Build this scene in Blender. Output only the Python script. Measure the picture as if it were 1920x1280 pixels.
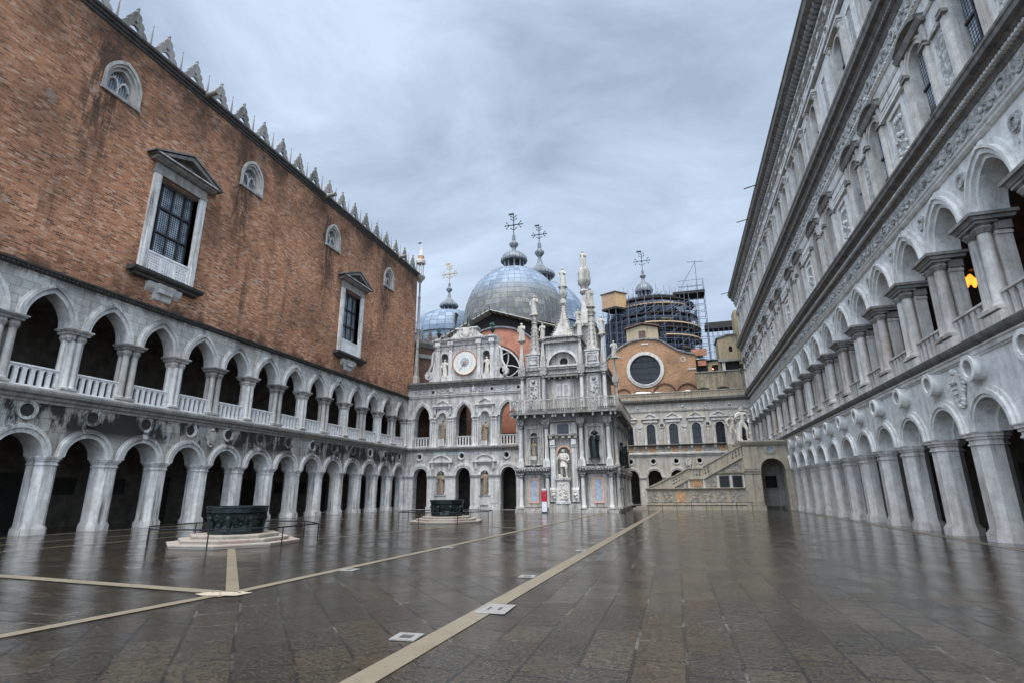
import bpy, bmesh, math, random
from math import sin, cos, pi, radians, sqrt, atan2
from mathutils import Vector, Matrix
from mathutils.geometry import tessellate_polygon
for o in list(bpy.data.objects): bpy.data.objects.remove(o)
S = bpy.context.scene
COL = S.collection
RND = random.Random(7)

# ------------------------------------------------------------------ camera, sky, sun, exposure
cam = bpy.data.cameras.new('camera'); camo = bpy.data.objects.new('camera', cam); COL.objects.link(camo)
cam.sensor_width = 36; cam.lens = 18.9065; cam.clip_end = 2000; cam.clip_start = .05
CR, CU, CF = Vector((0.9596335, 0.2811395, -0.0080117)), Vector((0.0832536, -0.2567355, 0.9628893)), Vector((-0.2686493, 0.9246878, 0.2697778))
M = Matrix((CR, CU, -CF)).transposed().to_4x4(); M.translation = Vector((0, 0, 1.8))
camo.matrix_world = M
S.camera = camo

SUN_EL, SUN_AZ = radians(66), radians(176)      # azimuth measured from +Y towards +X
w = bpy.data.worlds.new('World'); S.world = w; w.use_nodes = True
nt = w.node_tree; nt.nodes.clear()
def wn(t, **k):
    n = nt.nodes.new(t)
    for a, b in k.items(): setattr(n, a, b)
    return n
wo = wn('ShaderNodeOutputWorld'); bgn = wn('ShaderNodeBackground'); sky = wn('ShaderNodeTexSky')
sky.sky_type = 'NISHITA'; sky.sun_disc = False; sky.sun_elevation = SUN_EL; sky.sun_rotation = SUN_AZ
sky.air_density = 1.0; sky.dust_density = 4.0
tc = wn('ShaderNodeTexCoord'); mp = wn('ShaderNodeMapping'); mp.inputs['Scale'].default_value = (1.0, 1.6, 2.6)
mp.inputs['Rotation'].default_value = (0.1, 0.25, 0.5)
n1 = wn('ShaderNodeTexNoise'); n1.inputs['Scale'].default_value = 2.1; n1.inputs['Detail'].default_value = 7; n1.inputs['Roughness'].default_value = .58
n1.inputs['Distortion'].default_value = .35
cr = wn('ShaderNodeValToRGB'); cr.color_ramp.elements[0].position = .34; cr.color_ramp.elements[1].position = .66
cr.color_ramp.elements[0].color = (1.50, 1.86, 2.40, 1); cr.color_ramp.elements[1].color = (2.60, 3.12, 3.85, 1)
mx = wn('ShaderNodeMix', data_type='RGBA'); mx.inputs[0].default_value = .93
L = nt.links.new
L(tc.outputs['Generated'], mp.inputs[0]); L(mp.outputs[0], n1.inputs['Vector']); L(n1.outputs[0], cr.inputs[0])
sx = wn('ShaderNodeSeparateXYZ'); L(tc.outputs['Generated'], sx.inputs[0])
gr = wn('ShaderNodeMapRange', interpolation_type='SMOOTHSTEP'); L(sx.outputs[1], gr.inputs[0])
for i_, v_ in ((1, .30), (2, -.45), (3, 1.0), (4, 3.2)): gr.inputs[i_].default_value = v_  # added brightness in the unseen sky behind the camera, to light the facades
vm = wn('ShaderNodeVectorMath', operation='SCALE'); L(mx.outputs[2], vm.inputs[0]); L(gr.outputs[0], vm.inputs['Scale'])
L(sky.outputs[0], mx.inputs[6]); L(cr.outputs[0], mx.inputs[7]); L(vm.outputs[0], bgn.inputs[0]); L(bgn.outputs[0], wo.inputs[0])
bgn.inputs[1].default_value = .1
sl = bpy.data.lights.new('sun', 'SUN'); sl.energy = 1.5; sl.angle = radians(35); sl.color = (1, .97, .93)
so = bpy.data.objects.new('sun', sl); COL.objects.link(so)
sd = Vector((sin(SUN_AZ)*cos(SUN_EL), cos(SUN_AZ)*cos(SUN_EL), sin(SUN_EL)))
so.rotation_euler = sd.to_track_quat('Z', 'Y').to_euler(); so.location = (0, 0, 60)
S.view_settings.view_transform = 'Standard'; S.view_settings.look = 'None'; S.view_settings.gamma = 1
S.view_settings.exposure = 1.4; S.view_settings.use_curve_mapping = False

# ------------------------------------------------------------------ material helpers
class NT:
    def __init__(s, name):
        s.mt = bpy.data.materials.new(name); s.mt.use_nodes = True; s.t = s.mt.node_tree
        s.b = s.t.nodes['Principled BSDF']; s.pos = None
    def n(s, t, ins=None, **k):
        x = s.t.nodes.new(t)
        for a, b in k.items(): setattr(x, a, b)
        for a, b in (ins or {}).items():
            if isinstance(b, bpy.types.NodeSocket): s.t.links.new(b, x.inputs[a])
            else: x.inputs[a].default_value = b
        return x
    def P(s):
        if not s.pos: s.pos = s.n('ShaderNodeNewGeometry').outputs['Position']
        return s.pos
    def map(s, sc, v=None, rot=(0, 0, 0), loc=(0, 0, 0)):
        return s.n('ShaderNodeMapping', {0: v or s.P(), 'Scale': sc, 'Rotation': rot, 'Location': loc}).outputs[0]
    def noise(s, scale, det=4, rough=.55, v=None, dist=0):
        return s.n('ShaderNodeTexNoise', {'Vector': v or s.P(), 'Scale': scale, 'Detail': det, 'Roughness': rough, 'Distortion': dist}).outputs[0]
    def ramp(s, f, a, b, c0=(0, 0, 0, 1), c1=(1, 1, 1, 1)):
        x = s.n('ShaderNodeValToRGB', {0: f}); e = x.color_ramp.elements
        e[0].position = a; e[1].position = b; e[0].color = c0; e[1].color = c1
        return x.outputs[0]
    def mr(s, f, a, b, c=0., d=1.):
        return s.n('ShaderNodeMapRange', {0: f, 1: a, 2: b, 3: c, 4: d}).outputs[0]
    def m(s, op, a, b=0., c=0.):
        return s.n('ShaderNodeMath', {0: a, 1: b, 2: c}, operation=op).outputs[0]
    def mix(s, f, a, b, bt='MIX'):
        def c(v): return (*v, 1) if isinstance(v, tuple) and len(v) == 3 else v
        return s.n('ShaderNodeMix', {0: f, 6: c(a), 7: c(b)}, data_type='RGBA', blend_type=bt).outputs[2]
    def uz(s):   # facade coordinates: along the wall and height
        p = s.n('ShaderNodeSeparateXYZ', {0: s.P()})
        u = s.m('ADD', p.outputs[0], p.outputs[1])
        return p, s.n('ShaderNodeCombineXYZ', {0: u, 1: p.outputs[2], 2: 0.}).outputs[0]
    def bump(s, h, st=.3, d=.02, nrm=None):
        i = {'Height': h, 'Strength': st, 'Distance': d}
        if nrm: i['Normal'] = nrm
        return s.n('ShaderNodeBump', i).outputs[0]
    def out(s, col=None, rough=.6, bump=None, spec=.3, metal=0.):
        for k, v in (('Base Color', col), ('Roughness', rough), ('Normal', bump), ('Specular IOR Level', spec), ('Metallic', metal)):
            if v is None: continue
            if isinstance(v, bpy.types.NodeSocket): s.t.links.new(v, s.b.inputs[k])
            else: s.b.inputs[k].default_value = (*v, 1) if isinstance(v, tuple) and len(v) == 3 else v
        return s.mt

def marble(name, base, dark=(.022, .022, .02), warm=(.35, .27, .17), dirt=.5, warmth=.3, joints=None, carve=0., rough=.55, fine=1., zband=None, streak=.5):
    t = NT(name)
    big = t.noise(.55, 5, .6); med = t.noise(2.6 * fine, 6, .65); fin = t.noise(14 * fine, 4, .6)
    st = t.noise(1.0, 5, .65, t.map((2.6, 2.6, .22)))
    st2 = t.noise(1.0, 4, .6, t.map((9, 9, .5)))
    c = t.mix(t.mr(med, .35, .7), tuple(x*.74 for x in base), tuple(min(1, x*1.12) for x in base))
    c = t.mix(t.mr(big, .45, .75, 0, warmth), c, warm)
    c = t.mix(t.mr(fin, .35, .7, .0, .45), c, tuple(x*.6 for x in base))
    if joints:
        p, uv = t.uz()
        br = t.n('ShaderNodeTexBrick', {'Vector': uv, 'Color1': (.72, .72, .72, 1), 'Color2': (1, 1, 1, 1), 'Mortar': (.35, .35, .33, 1), 'Scale': 1.,
            'Mortar Size': .012, 'Mortar Smooth': .3, 'Brick Width': joints[0], 'Row Height': joints[1]})
        c = t.mix(1., c, br.outputs[0], 'MULTIPLY')
    # black crust in vertical runs
    s1 = t.mr(st, .5 - .12*dirt, .72 - .1*dirt); s2 = t.mr(st2, .48, .7)
    k = t.m('MULTIPLY', s1, t.m('ADD', .45, t.m('MULTIPLY', s2, .55)))
    k = t.m('MULTIPLY', k, streak + .35*dirt)
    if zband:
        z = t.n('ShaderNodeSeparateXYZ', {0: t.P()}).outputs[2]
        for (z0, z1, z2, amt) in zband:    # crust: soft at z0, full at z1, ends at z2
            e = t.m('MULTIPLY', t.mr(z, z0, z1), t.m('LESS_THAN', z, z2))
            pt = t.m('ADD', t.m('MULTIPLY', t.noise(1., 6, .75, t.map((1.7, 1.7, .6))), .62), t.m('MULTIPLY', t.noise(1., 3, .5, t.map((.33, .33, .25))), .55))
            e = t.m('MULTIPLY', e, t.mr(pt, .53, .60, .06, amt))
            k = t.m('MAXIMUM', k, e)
    c = t.mix(k, c, dark)
    h = t.m('ADD', t.m('MULTIPLY', fin, .5), med)
    bp = t.bump(h, .35, .012)
    if carve:
        vv = t.n('ShaderNodeTexVoronoi', {'Vector': t.P(), 'Scale': carve, 'Randomness': 1.}, feature='SMOOTH_F1').outputs[0]
        nn = t.noise(carve*.8, 3, .6, None, 1.5)
        hh = t.m('ADD', vv, t.m('MULTIPLY', nn, .9))
        c = t.mix(t.mr(hh, .55, 1.0, .0, .45), c, dark)
        bp = t.bump(hh, .9, .09, bp)
    return t.out(c, t.mr(med, .3, .7, rough+.0, rough+.2), bp, spec=.12)

def plain(name, col, rough=.6, metal=0., var=.25, scale=6., bump=.2):
    t = NT(name); n = t.noise(scale, 5, .6); f = t.noise(scale*6, 3)
    c = t.mix(t.mr(n, .35, .7), tuple(x*(1-var) for x in col), tuple(min(1, x*(1+var)) for x in col))
    return t.out(c, rough, t.bump(t.m('ADD', n, f), bump, .01), metal=metal)

MAT = {}
MAT['L_pier'] = marble('pier_stone', (.74, .72, .68), dirt=.7, warmth=.4, streak=.85)
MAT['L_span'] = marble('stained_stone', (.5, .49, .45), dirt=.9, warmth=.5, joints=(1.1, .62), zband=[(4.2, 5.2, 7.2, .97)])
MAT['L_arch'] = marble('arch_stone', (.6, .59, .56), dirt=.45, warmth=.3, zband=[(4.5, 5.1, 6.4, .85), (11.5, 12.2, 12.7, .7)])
MAT['L_col'] = marble('column_stone', (.46, .44, .41), dirt=.6, warmth=.45)
MAT['L_white'] = marble('balustrade_stone', (.78, .77, .75), dirt=.05, warmth=.05, streak=.25)
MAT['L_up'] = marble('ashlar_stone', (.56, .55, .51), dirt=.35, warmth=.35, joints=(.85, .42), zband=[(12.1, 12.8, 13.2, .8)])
MAT['crust'] = marble('crusted_stone', (.09, .085, .08), dirt=.9, warmth=.2, warm=(.16, .14, .10))
MAT['trim'] = marble('weathered_trim', (.30, .29, .27), dirt=.7, warmth=.3)
MAT['R_stone'] = marble('grey_white_stone', (.76, .75, .71), dirt=.25, warmth=.2, streak=.5)
MAT['R_pier'] = marble('grey_pier_stone', (.64, .61, .56), dirt=.5, warmth=.5, warm=(.33, .25, .17), streak=.55)
MAT['R_col'] = marble('veined_column_stone', (.50, .46, .42), dirt=.7, warmth=.7, warm=(.34, .23, .16), streak=.6)
MAT['R_carve'] = marble('carved_stone', (.74, .73, .69), dirt=.3, warmth=.12, carve=5.5, streak=.35)
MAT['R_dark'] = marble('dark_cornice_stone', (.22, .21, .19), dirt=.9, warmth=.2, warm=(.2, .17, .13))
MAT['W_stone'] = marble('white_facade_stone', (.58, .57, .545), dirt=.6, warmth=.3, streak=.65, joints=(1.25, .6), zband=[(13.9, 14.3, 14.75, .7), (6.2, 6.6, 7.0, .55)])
MAT['W_trim'] = marble('white_trim_stone', (.62, .61, .585), dirt=.5, warmth=.25, streak=.65)
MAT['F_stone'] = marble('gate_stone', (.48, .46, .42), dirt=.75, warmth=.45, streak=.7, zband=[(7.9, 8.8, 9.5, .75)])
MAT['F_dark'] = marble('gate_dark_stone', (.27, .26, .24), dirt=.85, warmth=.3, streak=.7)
MAT['F_carve'] = marble('gate_carved_stone', (.5, .49, .46), dirt=.5, warmth=.3, carve=7., streak=.5)
MAT['S_stone'] = marble('court_stone', (.5, .475, .42), dirt=.55, warmth=.75, warm=(.4, .31, .2), streak=.5)
MAT['S_trim'] = marble('court_trim', (.6, .58, .54), dirt=.4, warmth=.4, streak=.5)
MAT['S_carve'] = marble('court_carved', (.42, .37, .28), dirt=.5, warmth=.6, carve=6., streak=.4)
MAT['T_stone'] = marble('stair_stone', (.40, .36, .28), dirt=.55, warmth=.7, warm=(.33, .26, .17), streak=.4)
MAT['T_carve'] = marble('stair_inlay', (.46, .43, .37), dirt=.4, warmth=.6, carve=4.5, streak=.3)
MAT['statue'] = marble('statue_stone', (.56, .53, .47), dirt=.5, warmth=.5, fine=3, streak=.7)
MAT['statue_w'] = marble('statue_white', (.66, .62, .55), dirt=.2, warmth=.35, fine=3, streak=.4)
MAT['statue_b'] = marble('statue_brown', (.30, .235, .17), dirt=.5, warmth=.5, fine=3, streak=.5)
MAT['bronze'] = plain('dark_bronze', (.02, .028, .027), .38, .6, .5, 5., .5)
MAT['verdigris'] = plain('green_bronze', (.05, .13, .11), .6, .2, .5, 8., .5)
MAT['iron'] = plain('wet_iron', (.02, .02, .022), .35, .7)
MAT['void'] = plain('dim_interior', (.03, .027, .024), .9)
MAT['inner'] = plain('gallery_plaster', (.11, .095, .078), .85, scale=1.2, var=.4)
MAT['pane'] = plain('dark_glass', (.015, .017, .02), .12, var=.5, scale=2.)
MAT['frame'] = plain('lead_frame', (.03, .03, .032), .5)
MAT['red'] = plain('red_panel', (.38, .012, .03), .3, var=.05)
MAT['signw'] = plain('white_panel', (.6, .6, .62), .3, var=.05)
MAT['slate'] = plain('slate_plaque', (.045, .05, .06), .35)
MAT['blue'] = plain('blue_marble', (.30, .34, .40), .35, scale=5., var=.25)
MAT['pink'] = plain('pink_marble', (.55, .32, .22), .5, scale=5., var=.2)
MAT['orange'] = plain('orange_marble', (.42, .24, .12), .5, scale=5., var=.45)
MAT['wood'] = plain('plywood', (.40, .25, .12), .7, scale=3.)
MAT['plank'] = plain('planks', (.42, .30, .17), .7, scale=3.)
MAT['steel'] = plain('scaffold_steel', (.09, .105, .135), .5, .3)
MAT['netting'] = plain('dark_netting', (.030, .038, .050), .8, scale=1.5, var=.7)
MAT['plaster_pink'] = plain('red_plaster', (.36, .155, .10), .8, scale=1., var=.25)
MAT['plaster_beige'] = marble('beige_plaster', (.38, .31, .2), dirt=.5, warmth=.4, streak=.3)
MAT['plaster_stain'] = marble('mouldy_plaster', (.34, .29, .2), dirt=1., warmth=.4, streak=.5, zband=[(16.6, 18.2, 18.8, .9)])
MAT['canopy'] = plain('canopy_sheet', (.50, .50, .42), .5, scale=2.)
MAT['sack'] = plain('white_sheet', (.65, .65, .62), .7, scale=2., bump=.5)
MAT['gold'] = plain('gilt', (.34, .22, .06), .45, .6)
MAT['clockrim'] = plain('copper_rim', (.42, .2, .1), .5)
MAT['clockface'] = plain('clock_plaster', (.62, .62, .57), .5, scale=3., var=.08)
MAT['step_red'] = marble('step_stone', (.40, .355, .30), dirt=.3, warmth=.7, warm=(.36, .2, .15), streak=.2, rough=.3)
MAT['strip'] = marble('white_strip_stone', (.66, .56, .42), dirt=.3, warmth=.6, warm=(.42, .31, .2), streak=.2, rough=.28, joints=(1.3, 5.))
t = NT('cathedral_glass'); t.out((.30, .36, .44), .2); MAT['lead_glass'] = t.mt
# round-pane glass: bottle-glass discs in lead
t = NT('bottle_glass'); p, uv = t.uz()
v = t.n('ShaderNodeVectorMath', {0: uv, 1: (6.6, 6.6, 6.6)}, operation='MULTIPLY').outputs[0]
fr = t.n('ShaderNodeVectorMath', {0: v}, operation='FRACTION').outputs[0]
d = t.n('ShaderNodeVectorMath', {0: fr, 1: (.5, .5, 0)}, operation='DISTANCE').outputs['Value']
k = t.m('GREATER_THAN', d, .40)
n = t.noise(1.5, 3)
gc = t.mix(t.mr(n, .35, .65), (.16, .20, .25), (.42, .48, .52))
t.out(t.mix(k, gc, (.02, .02, .022)), t.mr(k, 0, 1, .12, .6)); MAT['bottle'] = t.mt
# lit lamp glass
t = NT('lit_lamp_glass'); t.b.inputs['Base Color'].default_value = (1, .6, .2, 1)
t.b.inputs['Emission Color'].default_value = (1, .30, .03, 1); t.b.inputs['Emission Strength'].default_value = .75; MAT['lit'] = t.mt
t = NT('lit_red_lamp'); t.b.inputs['Emission Color'].default_value = (1, .15, .03, 1); t.b.inputs['Emission Strength'].default_value = 4; MAT['litred'] = t.mt

# brick
def brickmat(name, c1, c2, c3, mortar, stains=False, zt=29., wdt=.32, row=.105):
    t = NT(name); p, uv = t.uz()
    wob = t.n('ShaderNodeVectorMath', {0: t.n('ShaderNodeTexNoise', {'Vector': t.P(), 'Scale': .7, 'Detail': 2.}).outputs[1], 1: (0., .10, 0.)}, operation='MULTIPLY').outputs[0]
    uvw = t.n('ShaderNodeVectorMath', {0: uv, 1: wob}, operation='ADD').outputs[0]
    br = t.n('ShaderNodeTexBrick', {'Vector': uvw, 'Color1': (0, 0, 0, 1), 'Color2': (1, 1, 1, 1), 'Mortar': (.5, .5, .5, 1), 'Scale': 1., 'Mortar Size': .013,
        'Mortar Smooth': .4, 'Brick Width': wdt, 'Row Height': row})
    cell = t.noise(1., 4, .8, t.map((2.6, 10.5, 1), uvw)); cell2 = t.noise(1., 2, .7, t.map((.9, 3.2, 1), uvw, loc=(7, 3, 0)))
    big = t.noise(.16, 5, .6); med = t.noise(.8, 5, .65)
    f = t.m('ADD', t.m('MULTIPLY', br.outputs[0], .42), t.m('MULTIPLY', cell, 1.1))
    c = t.mix(t.mr(f, .50, .74), c2, c1)
    c = t.mix(t.mr(f, .84, 1.02), c, c3)
    c = t.mix(t.mr(cell2, .52, .68, 0, .4), c, tuple(x*.5 for x in c2))
    c = t.mix(t.m('MULTIPLY', br.outputs[1], .6), c, mortar)
    c = t.mix(t.mr(med, .45, .7, 0, .45), c, tuple(x*1.25 for x in c1))
    dk = t.mr(big, .47, .62, 0, .55)
    if stains:
        z = p.outputs[2]; y = p.outputs[1]
        q = t.m('ADD', t.m('MODULO', t.m('ADD', y, -19.6+5.5+55+1.0), 11.), -5.5)
        wv = t.m('MULTIPLY', t.m('ADD', t.noise(1., 4, .6, t.map((1, .9, .3))), -.5), 2.4)
        q = t.m('ABSOLUTE', t.m('ADD', q, wv))
        s = t.m('MULTIPLY', t.mr(q, .5, 1.7, 1, 0), t.m('MULTIPLY', t.mr(z, 15.5, 23.), t.mr(z, 27.8, 28.6, 1, 0)))
        s = t.m('MULTIPLY', s, t.mr(t.noise(1., 5, .7, t.map((1, 3., .6))), .38, .52, .25, 1.))
        top = t.m('MULTIPLY', t.mr(z, 22., 28., 0, .95), t.mr(t.noise(.5, 5, .65, t.map((1, 1, .6))), .36, .6, .25, 1))
        bot = t.m('MULTIPLY', t.mr(z, 13., 15.3, 1., 0), t.mr(t.noise(.8, 5, .65), .42, .6))
        run = t.mr(t.noise(1., 5, .65, t.map((.5, .5, .07))), .54, .68, 0, .75)
        dk = t.m('MAXIMUM', t.m('MAXIMUM', dk, s), t.m('MAXIMUM', top, t.m('MAXIMUM', bot, run)))
        pat = t.mr(t.noise(.6, 3, .5), .67, .72)
        c = t.mix(t.m('MULTIPLY', pat, .6), c, (.45, .38, .32))
    c = t.mix(t.m('MULTIPLY', dk, .88), c, (.04, .030, .024))
    h = t.m('ADD', t.m('MULTIPLY', br.outputs[1], -.6), t.m('ADD', cell, med))
    return t.out(c, .85, t.bump(h, .8, .05), spec=.15)
MAT['brick'] = brickmat('old_brick', (.44, .19, .09), (.085, .04, .026), (.60, .44, .32), (.52, .42, .33), True, wdt=.36, row=.115)
MAT['brick2'] = brickmat('chapel_brick', (.40, .215, .11), (.24, .125, .07), (.48, .34, .22), (.38, .30, .22), False, wdt=.3, row=.09)
MAT['brick3'] = brickmat('dark_brick', (.13, .07, .05), (.06, .04, .03), (.2, .14, .11), (.1, .09, .08), False)

# lead sheets on the domes: seams by angle and height in the dome's own coordinates
def domemat(name, nseg, row, stain):
    t = NT(name); oc = t.n('ShaderNodeTexCoord').outputs['Object']; p = t.n('ShaderNodeSeparateXYZ', {0: oc})
    a = t.m('MULTIPLY', t.m('ARCTAN2', p.outputs[1], p.outputs[0]), nseg/(2*pi))
    uv = t.n('ShaderNodeCombineXYZ', {0: a, 1: t.m('DIVIDE', p.outputs[2], row), 2: 0.}).outputs[0]
    br = t.n('ShaderNodeTexBrick', {'Vector': uv, 'Color1': (.0, .0, .0, 1), 'Color2': (1, 1, 1, 1), 'Mortar': (0, 0, 0, 1), 'Scale': 1., 'Mortar Size': .045,
        'Mortar Smooth': .6, 'Brick Width': 1., 'Row Height': 1.}); br.offset = 0.
    c = t.mix(t.mr(br.outputs[0], 0, 1), (.10, .14, .19), (.21, .265, .33))
    n = t.noise(1.2, 5, .65, t.map((3, 3, .5))); z = p.outputs[2]
    s = t.m('MULTIPLY', t.mr(z, stain[0], stain[1], 1, 0), t.mr(n, .30, .48, .35, 1))
    c = t.mix(s, c, (.085, .08, .07)); c = t.mix(t.m('MULTIPLY', s, t.mr(t.m('ADD', t.m('MULTIPLY', br.outputs[0], .3), t.noise(1., 4, .6, t.map((1.6, 1.6, .7)))), .62, .78)), c, (.17, .165, .14))
    c = t.mix(t.mr(t.noise(1., 4, .6, t.map((5, 5, .4))), .55, .75, 0, .6), c, (.07, .07, .07))
    c = t.mix(br.outputs[1], c, (.04, .045, .055))
    return t.out(c, .5, t.bump(br.outputs[1], .5, .08), spec=.35)
MAT['dome'] = domemat('lead_sheets', 44, 1.15, (5.5, 9.5)); MAT['dome_s'] = domemat('lead_sheets_small', 30, 1.1, (-2, -1))
MAT['cap'] = plain('lantern_lead', (.15, .16, .17), .5, .2, .5, 2., .5)

# wet paving
def paving(name, rotz, bw, bh, off, loc=(0, 0, 0)):
    t = NT(name); mp = t.map((1, 1, 1), rot=(0, 0, rotz), loc=loc)
    wob = t.n('ShaderNodeVectorMath', {0: t.n('ShaderNodeTexNoise', {'Vector': mp, 'Scale': .5, 'Detail': 3.}).outputs[1], 1: (.07, .07, 0.)}, operation='MULTIPLY').outputs[0]
    mv = t.n('ShaderNodeVectorMath', {0: mp, 1: wob}, operation='ADD').outputs[0]
    br = t.n('ShaderNodeTexBrick', {'Vector': mv, 'Color1': (0, 0, 0, 1), 'Color2': (1, 1, 1, 1), 'Mortar': (.5, .5, .5, 1), 'Scale': 1., 'Mortar Size': .022,
        'Mortar Smooth': .3, 'Brick Width': bw, 'Row Height': bh}); br.offset = off
    v = br.outputs[0]
    v3 = t.n('ShaderNodeTexWhiteNoise', {1: v}, noise_dimensions='1D').outputs[0]
    c = t.mix(t.mr(v, .1, .9), (.015, .0125, .0095), (.056, .043, .026)); c = t.mix(t.mr(v3, .6, .9, 0, .6), c, (.022, .023, .026))
    c = t.mix(t.mr(v, .45, .55, 0, .0), c, (.05, .045, .04))
    n1 = t.noise(.45, 5, .6); n2 = t.noise(9, 6, .75); n3 = t.noise(1.1, 4, .6, None, .5)
    c = t.mix(t.mr(n1, .4, .65, 0, .5), c, (.055, .040, .022))
    c = t.mix(t.mr(n3, .5, .66, 0, .55), c, (.028, .018, .014))
    c = t.mix(t.mr(n2, .35, .75, 0, .6), c, (.010, .0095, .009))
    j = br.outputs[1]
    jl = t.mr(t.noise(.9, 3), .54, .66)
    c = t.mix(j, c, t.mix(jl, (.003, .003, .003), (.12, .115, .10)))
    # water film: nearly flat, with the slabs each tipped a little and small ripples
    tilt = v3
    rough = t.m('ADD', t.mr(n3, .42, .60, .012, .085), t.m('MULTIPLY', n2, .02))
    rough = t.m('ADD', rough, t.mr(t.noise(.9, 5, .7, t.map((1, .8, 1), loc=(3, 5, 0))), .54, .66, 0, .16))
    c = t.mix(t.mr(t.noise(28, 3, .7), .45, .68, 0, .5), c, (.13, .105, .07))
    c = t.mix(t.mr(t.noise(13, 4, .8, t.map((1, 1, 1), loc=(9, 1, 0))), .5, .6, 0, .9), c, (.006, .006, .006))
    h = t.m('ADD', t.m('MULTIPLY', j, -.8), t.m('ADD', t.m('MULTIPLY', n2, .5), t.m('MULTIPLY', n3, .8)))
    h = t.m('ADD', h, t.m('MULTIPLY', v, .35))
    h = t.m('ADD', h, t.m('MULTIPLY', t.noise(3.5, 4, .6, t.map((.45, 1.8, 1))), .9))
    wc = t.n('ShaderNodeTexWhiteNoise', {1: v}, noise_dimensions='1D').outputs[1]
    tl = t.n('ShaderNodeVectorMath', {0: wc, 1: (.5, .5, .5)}, operation='SUBTRACT').outputs[0]
    tl = t.n('ShaderNodeVectorMath', {0: tl, 1: (.030, .055, 0.)}, operation='MULTIPLY').outputs[0]
    gn = t.n('ShaderNodeNewGeometry').outputs['Normal']
    tn = t.n('ShaderNodeVectorMath', {0: t.n('ShaderNodeVectorMath', {0: gn, 1: tl}, operation='ADD').outputs[0]}, operation='NORMALIZE').outputs[0]
    nb = t.bump(h, .36, .020, tn)
    m = t.out(c, .6, t.bump(h, .8, .03), spec=.04)
    t.b.inputs['Coat Weight'].default_value = 1.; t.b.inputs['Coat IOR'].default_value = 1.33
    t.t.links.new(rough, t.b.inputs['Coat Roughness']); t.t.links.new(nb, t.b.inputs['Coat Normal'])
    return m
MAT['pave_r'] = paving('wet_slabs_square', pi/2, .85, .57, .5)
MAT['pave_l'] = paving('wet_slabs_diagonal', radians(49), .95, .62, .42)
MAT['pave_w'] = paving('wet_slabs_well', radians(0), .9, .5, .5)

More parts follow.
